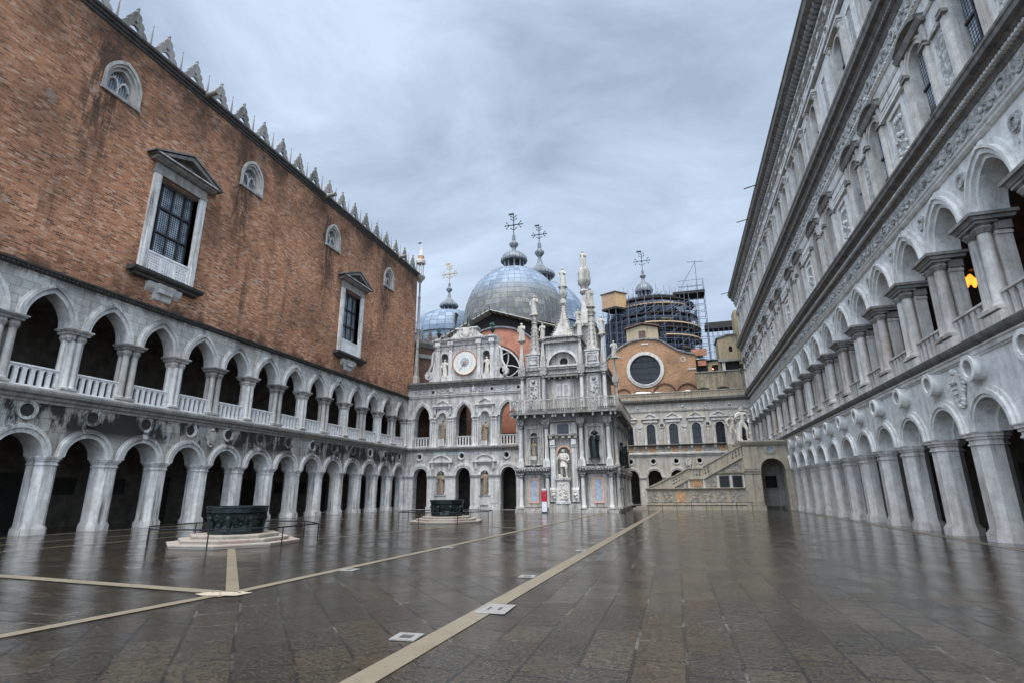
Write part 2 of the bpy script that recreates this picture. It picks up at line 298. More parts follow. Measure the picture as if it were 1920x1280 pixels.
# ------------------------------------------------------------------ mesh helpers
class MB:
    def __init__(s): s.v = []; s.f = []
    def add(s, vs, fs):
        k = len(s.v); s.v += [tuple(x) for x in vs]; s.f += [tuple(i+k for i in f) for f in fs]; return s
    def box(s, x0, x1, y0, y1, z0, z1):
        vs = [(x, y, z) for z in (z0, z1) for y in (y0, y1) for x in (x0, x1)]
        return s.add(vs, [(0, 1, 3, 2), (4, 6, 7, 5), (0, 4, 5, 1), (2, 3, 7, 6), (0, 2, 6, 4), (1, 5, 7, 3)])
    def poly(s, outer, y0, y1, holes=()):
        loops = [list(outer)] + [list(h) for h in holes]
        tris = tessellate_polygon([[Vector((a, b, 0)) for a, b in l] for l in loops])
        pts = [q for l in loops for q in l]; n = len(pts)
        vs = [(a, y0, b) for a, b in pts] + [(a, y1, b) for a, b in pts]
        fs = [tuple(t) for t in tris] + [tuple(i+n for i in reversed(t)) for t in tris]
        k = 0
        for l in loops:
            m = len(l)
            for i in range(m):
                a, b = k+i, k+(i+1) % m; fs.append((a, b, b+n, a+n))
            k += m
        return s.add(vs, fs)
    def hpoly(s, outer, z0, z1):      # horizontal polygon (x,y) extruded in z
        n = len(outer); vs = [(a, b, z0) for a, b in outer] + [(a, b, z1) for a, b in outer]
        fs = [tuple(range(n))[::-1], tuple(range(n, 2*n))] + [(i, (i+1) % n, (i+1) % n+n, i+n) for i in range(n)]
        return s.add(vs, fs)
    def band(s, inn, out, y0, y1, closed=False):   # moulding between two (x,z) polylines
        n = len(inn); vs = []
        for a, b in zip(inn, out): vs += [(a[0], y0, a[1]), (b[0], y0, b[1]), (b[0], y1, b[1]), (a[0], y1, a[1])]
        fs = []
        for i in range(n if closed else n-1):
            k = 4*i; l = 4*((i+1) % n)
            for q in range(4): fs.append((k+q, k+(q+1) % 4, l+(q+1) % 4, l+q))
        if not closed: fs += [(0, 1, 2, 3), (4*n-4, 4*n-3, 4*n-2, 4*n-1)]
        return s.add(vs, fs)
    def prof(s, pts, x0, x1):          # (y,z) profile extruded along x
        n = len(pts); vs = [(x0, a, b) for a, b in pts] + [(x1, a, b) for a, b in pts]
        fs = [tuple(range(n)), tuple(range(2*n-1, n-1, -1))] + [(i, i+n, (i+1) % n+n, (i+1) % n) for i in range(n)]
        return s.add(vs, fs)
    def lathe(s, prof, cx=0, cy=0, n=12, ph=0, fn=None, sx=1, sy=1):
        vs = []
        for r, z in prof:
            for i in range(n):
                a = ph+2*pi*i/n; rr = r*(fn(a, z) if fn else 1)
                vs.append((cx+rr*cos(a)*sx, cy+rr*sin(a)*sy, z))
        fs = []
        for j in range(len(prof)-1):
            for i in range(n):
                a, b = j*n+i, j*n+(i+1) % n; fs.append((a, b, b+n, a+n))
        fs.append(tuple(range(n))[::-1]); m = (len(prof)-1)*n; fs.append(tuple(range(m, m+n)))
        return s.add(vs, fs)
    def ring(s, cx, cz, r0, r1, y0, y1, n=28):     # circular moulding in the wall plane
        i = [(cx+r0*cos(2*pi*k/n), cz+r0*sin(2*pi*k/n)) for k in range(n)]
        o = [(cx+r1*cos(2*pi*k/n), cz+r1*sin(2*pi*k/n)) for k in range(n)]
        return s.band(i, o, y0, y1, True)
    def disc(s, cx, cz, r, y0, y1, n=28):
        return s.poly([(cx+r*cos(2*pi*k/n), cz+r*sin(2*pi*k/n)) for k in range(n)], y0, y1)
    def tube(s, p, q, r, n=6, r2=None):
        p, q = Vector(p), Vector(q); d = (q-p)
        if d.length < 1e-6: return s
        d.normalize(); a = d.orthogonal().normalized(); b = d.cross(a); r2 = r if r2 is None else r2
        vs = [p+(a*cos(2*pi*i/n)+b*sin(2*pi*i/n))*r for i in range(n)] + [q+(a*cos(2*pi*i/n)+b*sin(2*pi*i/n))*r2 for i in range(n)]
        fs = [(i, (i+1) % n, (i+1) % n+n, i+n) for i in range(n)] + [tuple(range(n))[::-1], tuple(range(n, 2*n))]
        return s.add(vs, fs)
    def ball(s, c, r, n=8, sx=1, sy=1, sz=1):
        m = n//2+1
        s.lathe([(0.01*r, 0)], 0, 0, 3) if False else None
        vs = []; fs = []
        for j in range(m+1):
            t = -pi/2+pi*j/m
            for i in range(n):
                a = 2*pi*i/n; vs.append((c[0]+sx*r*cos(t)*cos(a), c[1]+sy*r*cos(t)*sin(a), c[2]+sz*r*sin(t)))
        for j in range(m):
            for i in range(n):
                a, b = j*n+i, j*n+(i+1) % n; fs.append((a, b, b+n, a+n))
        return s.add(vs, fs)
    def mesh(s, mat, smooth=False, name='m'):
        me = bpy.data.meshes.new(name); me.from_pydata(s.v, [], s.f)
        bm = bmesh.new(); bm.from_mesh(me)
        bmesh.ops.remove_doubles(bm, verts=bm.verts, dist=1e-5)
        bmesh.ops.recalc_face_normals(bm, faces=bm.faces); bm.to_mesh(me); bm.free()
        if smooth:
            me.shade_smooth(); me.set_sharp_from_angle(angle=radians(38))
        me.materials.append(MAT[mat] if isinstance(mat, str) else mat)
        return me
    def obj(s, name, mat, parent=None, loc=(0, 0, 0), smooth=False):
        return link(name, s.mesh(mat, smooth, name), parent, loc)
def link(name, me, parent=None, loc=(0, 0, 0), rz=0):
    o = bpy.data.objects.new(name, me); COL.objects.link(o); o.location = loc; o.rotation_euler = (0, 0, rz)
    if parent: o.parent = parent
    return o
def thing(name, label, cat, loc=(0, 0, 0), rz=0, group=None):
    o = link(name, None, None, loc, rz); o['label'] = label; o['category'] = cat
    if group: o['group'] = group
    return o
def tag(o, label, cat, group=None):
    o['label'] = label; o['category'] = cat
    if group: o['group'] = group
    return o
def struct(o): o['kind'] = 'structure'; return o

def arc(cx, zc, r, n=16, a0=pi, a1=0):
    return [(cx+r*cos(a0+(a1-a0)*i/n), zc+r*sin(a0+(a1-a0)*i/n)) for i in range(n+1)]
def pointed(cx, zc, w, h, n=9):      # left spring -> apex -> right spring
    R = (w*w+h*h)/(2*w); c = R-w; al = atan2(h, c) if c > 1e-6 else pi/2
    Lp = [(cx+c-R*cos(al*i/n), zc+R*sin(al*i/n)) for i in range(n+1)]
    return Lp + [(2*cx-x, z) for x, z in reversed(Lp[:-1])]
def openarch(cx, z0, zs, w, h=None):  # closed hole outline with vertical jambs
    top = arc(cx, zs, w) if h is None else pointed(cx, zs, w, h)
    return [(cx-w, z0)] + top + [(cx+w, z0)]
def arcade_outline(x0, x1, z0, z1, arches):
    o = [(x0, z1), (x0, z0)]
    for a in arches: o += a
    return o + [(x1, z0), (x1, z1)]
def shield(cx, cz, w, h):
    return [(cx-w, cz+h), (cx+w, cz+h), (cx+w, cz-.1*h), (cx+.7*w, cz-.6*h), (cx, cz-h), (cx-.7*w, cz-.6*h), (cx-w, cz-.1*h)]
def crest(name, parent, x, z, s, mat, y=-.02):
    m = MB(); m.poly(shield(x, z, .42*s, .55*s), y-.14, y)
    m.poly(shield(x, z+.02, .28*s, .4*s), y-.19, y-.14)
    for k in range(26):
        a = 2*pi*k/26; rr = s*(.62+.13*sin(3*a)); r = s*RND.uniform(.07, .13)
        m.ball((x+rr*cos(a)*.85, y-.08, z+rr*sin(a)*1.05), r, 6)
    m.ball((x, y-.12, z+.75*s), .17*s, 8); m.ball((x-.17*s, y-.1, z+.7*s), .11*s, 6); m.ball((x+.17*s, y-.1, z+.7*s), .11*s, 6)
    return m.obj(name, mat, parent, smooth=True)
def capital(m, cx, cy, z0, z1, r, rw, sq=True):
    # bell with leafy bulges and a square abacus
    h = z1-z0
    m.lathe([(r*1.12, z0), (r*1.2, z0+.08*h), (r*1.0, z0+.14*h)], cx, cy, 10)
    m.lathe([(r*1.0, z0+.1*h), (r*1.35, z0+.38*h), (rw*.8, z0+.62*h), (rw*1.02, z0+.74*h)], cx, cy, 16, fn=lambda a, z: 1+.16*abs(sin(4*a)))
    m.box(cx-rw*1.1, cx+rw*1.1, cy-rw*1.1, cy+rw*1.1, z0+.76*h, z1)
def column(m, cx, cy, z0, z1, r, base=.18, n=12):
    m.box(cx-r*1.45, cx+r*1.45, cy-r*1.45, cy+r*1.45, z0, z0+base*.5)
    m.lathe([(r*1.4, z0+base*.5), (r*1.4, z0+base*.75), (r*1.15, z0+base), (r*1.03, z0+base*1.2), (r, z0+(z1-z0)*.4), (r*.9, z1)], cx, cy, n)
def pediment(m, cx, z0, hw, hgt, y, kind='tri', th=.14):
    # projecting triangular or segmental gable with sunken field
    if kind == 'tri': o = [(cx-hw, z0), (cx+hw, z0), (cx, z0+hgt)]; i = [(cx-hw*.68, z0+th), (cx+hw*.68, z0+th), (cx, z0+hgt-th*1.35)]
    else:
        R = (hw*hw+hgt*hgt)/(2*hgt); al = math.asin(hw/R); f = lambda w, h, b: [(cx+w*x, b+h*z) for x, z in [(-1+2*k/12, 0) for k in range(0)]]
        o = [(cx+R*sin(-al+2*al*k/14), z0+hgt-R+R*cos(-al+2*al*k/14)) for k in range(15)][::-1]
        i = [(cx+(x-cx)*.78, z0+th+(z-z0)*.66) for x, z in o]
    m.poly(o, y, 0, [i]); m.poly([(cx+(a-cx)*1.02, b) for a, b in i], y*.3, -.01)
    m.box(cx-hw*1.03, cx+hw*1.03, y*1.15, .0, z0-th*.7, z0)
def balustrade(x0, x1, z0, z1, n=6, th=.14, y=0., depth=.55):
    m = MB(); wdt = (x1-x0); rail = (z1-z0)*.13
    holes = []; p = wdt/(n+.35)
    for i in range(n):
        c = x0+wdt*.5+(i-(n-1)/2)*p; w = p*.27; zb = z0+rail*.9; zs = z1-rail*1.9
        holes.append([(c-w, zb), (c-w, zs), (c-w*.55, zs+w*1.0), (c, zs+w*2.1), (c+w*.55, zs+w*1.0), (c+w, zs), (c+w, zb)])
    m.poly([(x0, z0), (x1, z0), (x1, z1-rail*.6), (x0, z1-rail*.6)], y-th/2, y+th/2, holes)
    m.box(x0, x1, y-th*.85, y+th*.85, z1-rail*.6+.002, z1); m.box(x0, x1, y-th*.8, y+th*.8, z0-.01, z0+rail*.6)
    return m

# ------------------------------------------------------------------ ground
def strip_line(x0, y0, x1, y1, w, z):
    d = Vector((x1-x0, y1-y0)).normalized(); n = Vector((-d.y, d.x))*w/2
    return [(x0-n.x, y0-n.y, z), (x1-n.x, y1-n.y, z), (x1+n.x, y1+n.y, z), (x0+n.x, y0+n.y, z)]
def sheet(name, pts, mat):
    me = bpy.data.meshes.new(name); me.from_pydata([tuple(p) for p in pts], [], [tuple(range(len(pts)))]); me.materials.append(MAT[mat])
    return struct(link(name, me))
XS0, XS1 = -3.42, -1.45      # centre of the main white strip at y=0 and y=58
sheet('ground', [(-400, -120, -.012), (400, -120, -.012), (400, 500, -.012), (-400, 500, -.012)], 'pave_w')
sheet('paving', [(-3.42, -14, -.004), (16, -14, -.004), (16, 82, -.004), (-.9, 82, -.004), (-1.45, 58, -.004)], 'pave_r')
sheet('paving', [(-8.9, -14, -.004), (-3.42, -14, -.004), (-1.45, 58, -.004), (-.9, 82, -.004), (-6.2, 82, -.004), (-6.4, 58, -.004)], 'pave_l')
def strips(name, segs, z=.004, mat='strip'):
    V = []; F = []
    for s in segs:
        k = len(V); V += strip_line(*s, z); F.append((k, k+1, k+2, k+3))
        z += .0015
    me = bpy.data.meshes.new(name); me.from_pydata(V, [], F); me.materials.append(MAT[mat]); return struct(link(name, me))
strips('paving_strip', [(-3.35, 0, -1.5, 58.4, .34)])
strips('paving_strip', [(-9.25, 3.0, -8.38, 9.0, .25), (-8.3, 8.8, -6.3, 51, .25), (-19, 10.05, -8.5, 9.2, .3), (-8.35, 9.3, -14.9, 16.3, .24)])
strips('paving_strip', [(-6.3, 27.3, -13.3, 32.4, .16), (-14.5, 20.4, -11, 34, .12)])
strips('paving_strip', [(-29.4, -10, -29.4, 58, .22), (-26.5, -5, -22.6, 58, .10), (-22.6, -5, -20.8, 58, .10), (-22.0, 22.5, -7.2, 21.5, .07), (-28, 44, -6.5, 43.5, .08), (-28, 36.6, -6.9, 36.2, .08)])
strips('paving_strip', [(9.7, -10, 10.07, 60, .17), (9.95, -10, 10.32, 60, .08)], .004)
def drain(x, y, rz=.0, s=1.):
    m = MB(); m.poly([(-.2*s, -.2*s), (.2*s, -.2*s), (.2*s, .2*s), (-.2*s, .2*s)], -.016, 0, [[(-.1*s, -.11*s), (.1*s, -.11*s), (.1*s, .11*s), (-.1*s, .11*s)]])
    m.v = [(a, c, -b) for a, b, c in m.v]
    t = thing('drain_cover', DR.pop(0), 'drain', (x, y, .003), rz, 'white stone drain frames beside the paving strips')
    m.obj('stone_frame', 'trim', t); MB().box(-.1*s, .1*s, -.11*s, .11*s, 0, .004).obj('grating', 'crust', t)
DR = ['square white stone drain frame nearest the camera, left of the wide central strip', 'second square drain frame up the left side of the wide central strip',
      'third small drain frame left of the central strip, mid courtyard', 'farthest small drain frame beside the central strip, towards the gate',
      'small white drain frame on the narrow left strip, nearer one', 'small white drain frame on the narrow left strip, farther one']
for a in ((-3.5, 7.05, .05, .86), (-3.3, 12.45, .03, .86), (-3.02, 18.1, .03, .86), (-2.7, 29.0, .03, .86), (-7.82, 12.5, .05, .9), (-7.6, 18.2, .05, .9)): drain(*a)
t = thing('drain_slab', 'flush stone slab with two slots let into the wide central strip', 'drain', (-2.93, 9.0, .0075), .02)
MB().box(-.25, .25, -.36, .36, 0, .004).obj('slab', 'trim', t)
for dx in (-.1, .08): MB().box(dx-.02, dx+.02, -.1, .1, .004, .007).obj('slot', 'crust', t)
t = thing('manhole_slab', 'round-edged stone slab with a curved slot where three white strips meet', 'drain cover', (-8.35, 9.1, .0125), .1)
MB().hpoly([(-.5, -.16), (-.25, -.28), (.4, -.2), (.5, .12), (.2, .22), (-.3, .2)], 0, .004).obj('slab', 'strip', t)
m = MB(); pp = [(.34*cos(a*.3+.3)*1, .22*sin(a*.3+.3)-.06) for a in range(9)]
for a, b in zip(pp, pp[1:]): m.tube((a[0], a[1], .004), (b[0], b[1], .004), .012, 4)
m.obj('slot', 'crust', t)

# ================================================================== LEFT: BRICK PALACE (local x = world Y)
LP = thing('brick_palace', 'long red brick palace on the left over two storeys of stained white arcades', 'palace', (-30.2, 0, 0), pi/2)
BAY = 3.203; P1 = 20.157
def PL(k): return P1+BAY*(k-1)
def pier_mesh(mat, a=.53, c=.28, dep=1.15, z1=3.32, zi=3.75):
    def octa(e, cc=c): return [(-a-e+cc, -e), (a+e-cc, -e), (a+e, cc-e+e*.4), (a+e, dep-cc), (a+e-cc, dep+e), (-a-e+cc, dep+e), (-a-e, dep-cc), (-a-e, cc-e+e*.4)]
    m = MB(); m.hpoly(octa(.10), -.01, .30); m.hpoly(octa(.055), .302, .37); m.hpoly(octa(.02), .372, .43)
    m.hpoly(octa(0), .432, z1)
    m.hpoly(octa(.05), z1+.002, z1+.07); m.hpoly(octa(.015), z1+.072, z1+.2); m.hpoly(octa(.07), z1+.202, z1+.3); m.hpoly(octa(.13), z1+.302, zi-.05); m.hpoly(octa(.16), zi-.048, zi)
    return m.mesh(mat, False, 'pier')
pm = pier_mesh('L_pier')
XA, XB = PL(-2)-BAY/2, 58.6
for k in range(-2, 14): link('pier', pm, LP, (PL(k), 0, 0))
ks = list(range(-2, 13))                      # arches between pier k and k+1
gc = [PL(k)+BAY/2 for k in ks]
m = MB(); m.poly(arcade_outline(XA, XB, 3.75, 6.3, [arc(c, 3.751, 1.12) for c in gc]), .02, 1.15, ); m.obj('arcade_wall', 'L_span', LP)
m = MB(); m.band(arc(0, 3.752, 1.05), arc(0, 3.752, 1.28), -.10, 1.2); m.band(arc(0, 3.752, 1.282), arc(0, 3.752, 1.44), -.17, .1); m.band(arc(0, 3.752, 1.442), arc(0, 3.752, 1.52), -.06, .1)
am = m.mesh('L_arch', True, 'archivolt')
m = MB(); m.ring(0, 5.9, .32, .40, -.06, .3); m.ring(0, 5.9, .402, .47, -.1, .2); m.disc(0, 5.9, .33, .012, .1); om = m.mesh('L_arch', True, 'roundel')
m = MB(); m.disc(0, 5.9, .322, -.002, .008); dm = m.mesh('void', False, 'roundel_shade')  # flat dark disc painted as the shade inside the ring
for c in gc:
    link('archivolt', am, LP, (c, 0, 0)); r = link('roundel', om, LP, (c, 0, 0)); link('hollow_shade', dm, r)
crest('coat_of_arms', LP, PL(4)+.1, 5.55, .72, 'statue', -.0)
crest('coat_of_arms', LP, PL(13)-3.3, 5.6, .3, 'statue', -.0)
m = MB(); m.prof([(1.15, 6.302), (-.04, 6.302), (-.06, 6.42), (-.16, 6.5), (-.2, 6.62), (-.34, 6.7), (-.38, 6.82), (-.38, 6.92), (-.30, 7.0), (5.2, 7.0), (5.2, 6.72), (1.15, 6.72)], XA, XB); m.obj('gallery_ledge', 'trim', LP)
# upper gallery
def twin(mat, cluster):
    m = MB(); z0, z1 = 7.0, 9.72
    if cluster:
        m.box(-.34, .34, .0, .62, z0, z1); m.box(-.45, .45, .1, .5, z0, z1-.001); m.box(-.5, .5, -.09, .7, z0, 7.16)
        column(m, -.17, .03, z0+.16, z1, .15, .16); column(m, .17, .03, z0+.16, z1, .15, .16); column(m, -.40, .3, z0+.16, z1, .13, .16); column(m, .40, .3, z0+.16, z1, .13, .16)
    else:
        m.box(-.52, .52, -.09, .7, z0, 7.12)
        for x in (-.27, .27): column(m, x, .14, z0+.12, z1, .19, .22); column(m, x, .52, z0+.12, z1, .17, .22)
    me = m.mesh(mat, True, 'column_pair'); c = MB()
    for x in (-.27, .27): capital(c, x, .14, 9.7, 10.22, .18, .26); capital(c, x, .5, 9.7, 10.21, .18, .26)
    c.box(-.62, .62, -.22, .82, 10.222, 10.29); c.box(-.67, .67, -.27, .86, 10.292, 10.37)
    return me, c.mesh('trim' if not cluster else 'L_col', True, 'capital')
tw = [twin('L_col', False), twin('L_arch', True)]
bal = balustrade(-BAY/2+.4, BAY/2-.4, 7.02, 8.12, 6, .16, .22).mesh('L_white', False, 'balustrade')
for k in range(-2, 14):
    a, b = tw[k % 2]; x = PL(k) if k < 13 else PL(13)-.15
    o = link('column_cluster' if k % 2 else 'column_pair', a, LP, (x, 0, 0)); link('capital', b, o)
uc = [PL(k)+BAY/2 for k in ks]
m = MB(); m.poly(arcade_outline(XA, XB, 10.37, 12.74, [pointed(c, 10.371, 1.12, 1.66) for c in uc]), .03, .75); m.obj('gallery_wall', 'L_up', LP)
m = MB(); m.band(pointed(0, 10.372, 1.04, 1.56), pointed(0, 10.372, 1.24, 1.84), -.08, .8); m.band(pointed(0, 10.372, 1.242, 1.843), pointed(0, 10.372, 1.41, 2.04), -.16, .1); m.band(pointed(0, 10.372, 1.412, 2.043), pointed(0, 10.372, 1.49, 2.15), -.05, .1)
um = m.mesh('L_arch', True, 'pointed_archivolt')
for c in uc: link('pointed_archivolt', um, LP, (c, 0, 0)); link('balustrade', bal, LP, (c, 0, 0))
m = MB(); m.prof([(.75, 12.742), (-.02, 12.742), (-.08, 12.8), (-.10, 12.86), (-.24, 12.94), (-.26, 13.03), (-.1, 13.08), (.0, 13.1), (.75, 13.1)], XA, 59.7)
for i in range(220):
    x = 12+i*.217
    if x < 58.5: m.box(x, x+.1, -.2, -.05, 12.80, 12.87)
m.obj('string_cornice', 'crust', LP)
# rooms behind the arcades
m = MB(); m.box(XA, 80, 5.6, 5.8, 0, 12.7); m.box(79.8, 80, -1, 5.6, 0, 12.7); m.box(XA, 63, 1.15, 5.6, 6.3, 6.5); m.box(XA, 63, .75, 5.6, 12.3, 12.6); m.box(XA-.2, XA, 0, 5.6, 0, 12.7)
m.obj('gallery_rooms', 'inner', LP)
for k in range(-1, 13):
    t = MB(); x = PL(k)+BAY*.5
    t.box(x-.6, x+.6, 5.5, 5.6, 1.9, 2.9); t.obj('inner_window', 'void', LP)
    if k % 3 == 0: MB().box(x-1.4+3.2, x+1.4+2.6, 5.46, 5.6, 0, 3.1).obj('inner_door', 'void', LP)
m = MB(); m.box(PL(2)-.9, PL(2)+.4, 5.4, 5.6, 7.0, 9.6)
# brick wall with window openings
sw = [19.6, 30.4, 41.35, 52.4]; bw = [24.5, 45.3]
holes = [[(c-.98, 24.95)]+pointed(c, 25.8, .98, 1.35)+[(c+.98, 24.95)] for c in sw] + [[(c-1.5, 16.4), (c+1.5, 16.4), (c+1.5, 21.5), (c-1.5, 21.5)] for c in bw]
x0w = 11.0
m = MB(); m.poly([(x0w, 13.1), (59.7, 13.1), (59.7, 28.95), (x0w, 28.95)], 0, .85, holes); m.obj('brick_wall', 'brick', LP)
m = MB(); m.box(59.3, 59.7, .852, 14, 12.6, 28.95); m.box(x0w, x0w+.4, .852, 14, 0, 28.95); m.box(x0w+.4, 59.3, 13.6, 14, 0, 28.95); m.obj('side_wall', 'brick3', LP)
MB().box(x0w+.4, 59.3, .853, 13.6, 28.6, 28.9).obj('roof', 'crust', LP)
m = MB(); m.prof([(0.0, 28.952), (-.08, 28.952), (-.12, 29.1), (-.24, 29.14), (-.26, 29.26), (-.40, 29.32), (-.42, 29.46), (-.36, 29.56), (.9, 29.6), (.9, 28.952)], x0w, 59.8); m.obj('roof_cornice', 'crust', LP)
# small gothic windows
m = MB(); m.band([(-.86, 24.96)]+pointed(0, 25.8, .86, 1.2)+[(.86, 24.96)], [(-1.0, 24.96)]+pointed(0, 25.8, 1.0, 1.38)+[(1.0, 24.96)], -.02, .5)
m.band([(-1.002, 24.9)]+pointed(0, 25.8, 1.002, 1.382)+[(1.002, 24.9)], [(-1.16, 24.9)]+pointed(0, 25.8, 1.16, 1.62)+[(1.16, 24.9)], -.12, .05)
m.band([(-.68, 24.96)]+pointed(0, 25.8, .68, .98)+[(.68, 24.96)], [(-.858, 24.96)]+pointed(0, 25.8, .858, 1.198)+[(.858, 24.96)], .16, .6)
m.prof([(-.16, 24.72), (-.2, 24.9), (.6, 24.93), (.6, 24.72)], -1.2, 1.2)
fm = m.mesh('L_col', True, 'window_surround')
m = MB(); column(m, 0, .38, 24.96, 25.75, .07, .06, 8)
m.band(pointed(-.34, 25.72, .24, .42, 5), pointed(-.34, 25.72, .34, .56, 5), .32, .46); m.band(pointed(.34, 25.72, .24, .42, 5), pointed(.34, 25.72, .34, .56, 5), .32, .46)
tm = m.mesh('L_arch', True, 'tracery')
m = MB(); m.poly([(-.7, 24.96)]+pointed(0, 25.8, .7, 1.0)+[(.7, 24.96)], .5, .56); gm = m.mesh('bottle', False, 'pane')
for c in sw:
    f = link('small_window', fm, LP, (c, 0, 0)); link('tracery', tm, f); link('pane', gm, f)
# big pedimented windows
for c in bw:
    m = MB(); m.box(-2.0, -1.5, -.18, .5, 15.02, 21.6); m.box(1.5, 2.0, -.18, .5, 15.02, 21.6); m.box(-1.86, -1.6, -.24, -.18, 15.02, 21.55); m.box(1.6, 1.86, -.24, -.18, 15.02, 21.55)
    f = m.obj('large_window', 'L_pier', LP, (c, 0, 0))
    m = MB(); m.box(-2.05, 2.05, -.22, .5, 21.602, 21.85); m.box(-1.98, 1.98, -.14, .5, 21.852, 22.35); m.prof([(.0, 22.352), (-.3, 22.352), (-.55, 22.5), (-.58, 22.6), (0, 22.6)], -2.35, 2.35)
    m.box(-1.5, 1.5, .1, .5, 21.45, 21.6); m.obj('entablature', 'trim', f)
    m = MB(); m.poly([(-2.62, 22.602), (2.62, 22.602), (0, 23.78)], -.72, .0, [[(-1.9, 22.72), (1.9, 22.72), (0, 23.5)]]); m.poly([(-1.9, 22.72), (1.9, 22.72), (0, 23.5)], -.2, -.01)
    m.poly([(-2.72, 22.64), (0, 23.86), (2.72, 22.64), (2.72, 22.76), (0, 23.98), (-2.72, 22.76)], -.8, .02)
    m.obj('pediment', 'R_dark', f)
    m = MB(); m.poly([(-2.5, 22.66), (2.5, 22.66), (2.5, 22.72), (-2.5, 22.72)], -.75, -.722); m.obj('pediment_fillet', 'L_pier', f)
    m = MB(); m.prof([(.4, 14.72), (-.5, 14.74), (-.62, 14.84), (-.66, 15.0), (-.2, 15.02), (.4, 15.02)], -2.55, 2.55); m.prof([(.0, 14.5), (-.36, 14.56), (-.4, 14.718), (.0, 14.718)], -2.3, 2.3); m.obj('sill', 'crust', f)
    holes = []
    for b in (-1, 0, 1):
        for i in range(5):
            for j in range(6):
                x = b*1.0+(i-2)*.165; z = 15.27+j*.165
                if b and (i+j) % 2: holes.append([(x-.06, z-.025), (x+.06, z-.025), (x+.06, z+.025), (x-.06, z+.025)])
                else: holes.append([(x-.045, z), (x, z-.055), (x+.045, z), (x, z+.055)])
    m = MB(); m.poly([(-1.5, 15.02), (1.5, 15.02), (1.5, 16.32), (-1.5, 16.32)], -.12, -.04, holes); m.box(-1.5, 1.5, -.16, .16, 16.32, 16.44)
    for x in (-1.46, -.5, .5, 1.46): m.box(x-.05, x+.05, -.14, .0, 15.02, 16.32)
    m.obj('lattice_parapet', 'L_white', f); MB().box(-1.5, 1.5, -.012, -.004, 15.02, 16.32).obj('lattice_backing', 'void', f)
    MB().box(-1.5, 1.5, .55, .6, 16.4, 21.5).obj('pane', 'bottle', f)
    m = MB()
    for x in (-1.5, -.88, 0, .88, 1.5):
        q = .05 if x else .035; m.box(x-q, x+q, .42, .56, 16.4, 21.5)
    for z in (18.1, 19.8): m.box(-1.5, 1.5, .40, .57, z-.06, z+.06)
    m.obj('lead_frame', 'frame', f)
    m = MB(); m.prof([(0, 13.5), (-.08, 13.55), (-.14, 13.85), (-.3, 14.2), (-.42, 14.498), (0, 14.498)], -.62, .62)
    m.prof([(0, 13.9), (-.2, 14.15), (-.3, 14.49), (0, 14.49)], -1.2, -.63); m.prof([(0, 13.9), (-.2, 14.15), (-.3, 14.49), (0, 14.49)], .63, 1.2)
    m.box(-.5, .5, -.34, -.1, 13.95, 14.2); m.obj('bracket', 'L_arch', f)
# roof crest: pierced merlons and spikes
o = [(-.74, 0), (.74, 0), (.76, .38), (.60, .62), (.48, .66), (.52, .9), (.40, 1.1), (.28, 1.14), (.30, 1.32), (.2, 1.52), (.05, 1.62), (.04, 1.78), (.075, 1.84), (0, 1.95)]
o = o+[(-x, z) for x, z in o[::-1] if x > .0001]
o = [q for i, q in enumerate(o) if not (q[0] == -.74 and q[1] == 0 and i > 3)]
hz = [[(-.34, .03), (.34, .03), (.33, .3), (.2, .55), (0, .66), (-.2, .55), (-.33, .3)], [(.1*cos(2*pi*i/10), .86+.1*sin(2*pi*i/10)) for i in range(10)]]
m = MB(); m.poly(o, -.09, .09, hz); mm = m.mesh('trim', False, 'merlon'); mm2 = m.mesh('R_dark', False, 'merlon')  # dark stone puts the merlons' backlit shade into their colour
m = MB(); m.lathe([(.15, 0), (.14, .12), (.1, .16), (.02, 1.72), (.045, 1.76), (.04, 1.82), (.005, 1.88)], 0, 0, 4, pi/4); sm = m.mesh('trim', False, 'spike')
y = 19.6-2.28*3; i = 0
while y < 59:
    link('merlon', mm2 if i % 4 == 3 else mm, LP, (y, .12, 29.6)).scale = (1.1, 1, 1.08); link('spike', sm, LP, (y+1.14, .12, 29.6)); y += 2.28; i += 1
for x in (25.0, 39.3, 53.9):
    m = MB(); m.tube((0, .2, 0), (0, -1.0, .05), .19, 10); m.tube((0, -1.0, .05), (0, -1.06, .05), .23, 10); m.obj('rain_spout', 'trim', LP, (x, -.25, 29.35), True)
# corner shaft and turret at the far end
t = thing('corner_turret', 'slim stone corner turret with a weather vane at the end of the brick wall', 'turret', (-29.93, 59.95, 0))
m = MB(); m.lathe([(.5, 14.9), (.44, 15.7), (.3, 16.0), (.18, 19.3), (.15, 19.5)], 0, 0, 4, pi/4); m.obj('tapering_foot', 'F_stone', t)
m = MB(); m.lathe([(.22, 19.4), (.24, 19.6), (.16, 19.7), (.22, 21.8), (.3, 21.9), (.16, 22.1), (.16, 26.2), (.2, 26.3), (.12, 26.5), (.14, 28.2), (.3, 28.5), (.62, 28.9), (.66, 29.2), (.2, 29.22)], 0, 0, 8, pi/8); m.obj('shaft', 'trim', t, smooth=True)
m = MB()
for i in range(4): column(m, .38*cos(pi/4+i*pi/2), .38*sin(pi/4+i*pi/2), 29.2, 31.0, .07, .1, 8)
m.lathe([(.62, 31.0), (.66, 31.4), (.64, 31.5), (.3, 31.52)], 0, 0, 8, pi/8); m.obj('open_arcade', 'R_pier', t)
MB().lathe([(.42, 31.5), (.42, 32.1), (.3, 32.12)], 0, 0, 8, pi/8).obj('brick_drum', 'brick2', t)
m = MB(); m.lathe([(.36, 32.1), (.05, 33.5), (.07, 33.6), (.02, 33.7), (.015, 34.2)], 0, 0, 8); m.obj('spire', 'R_pier', t)
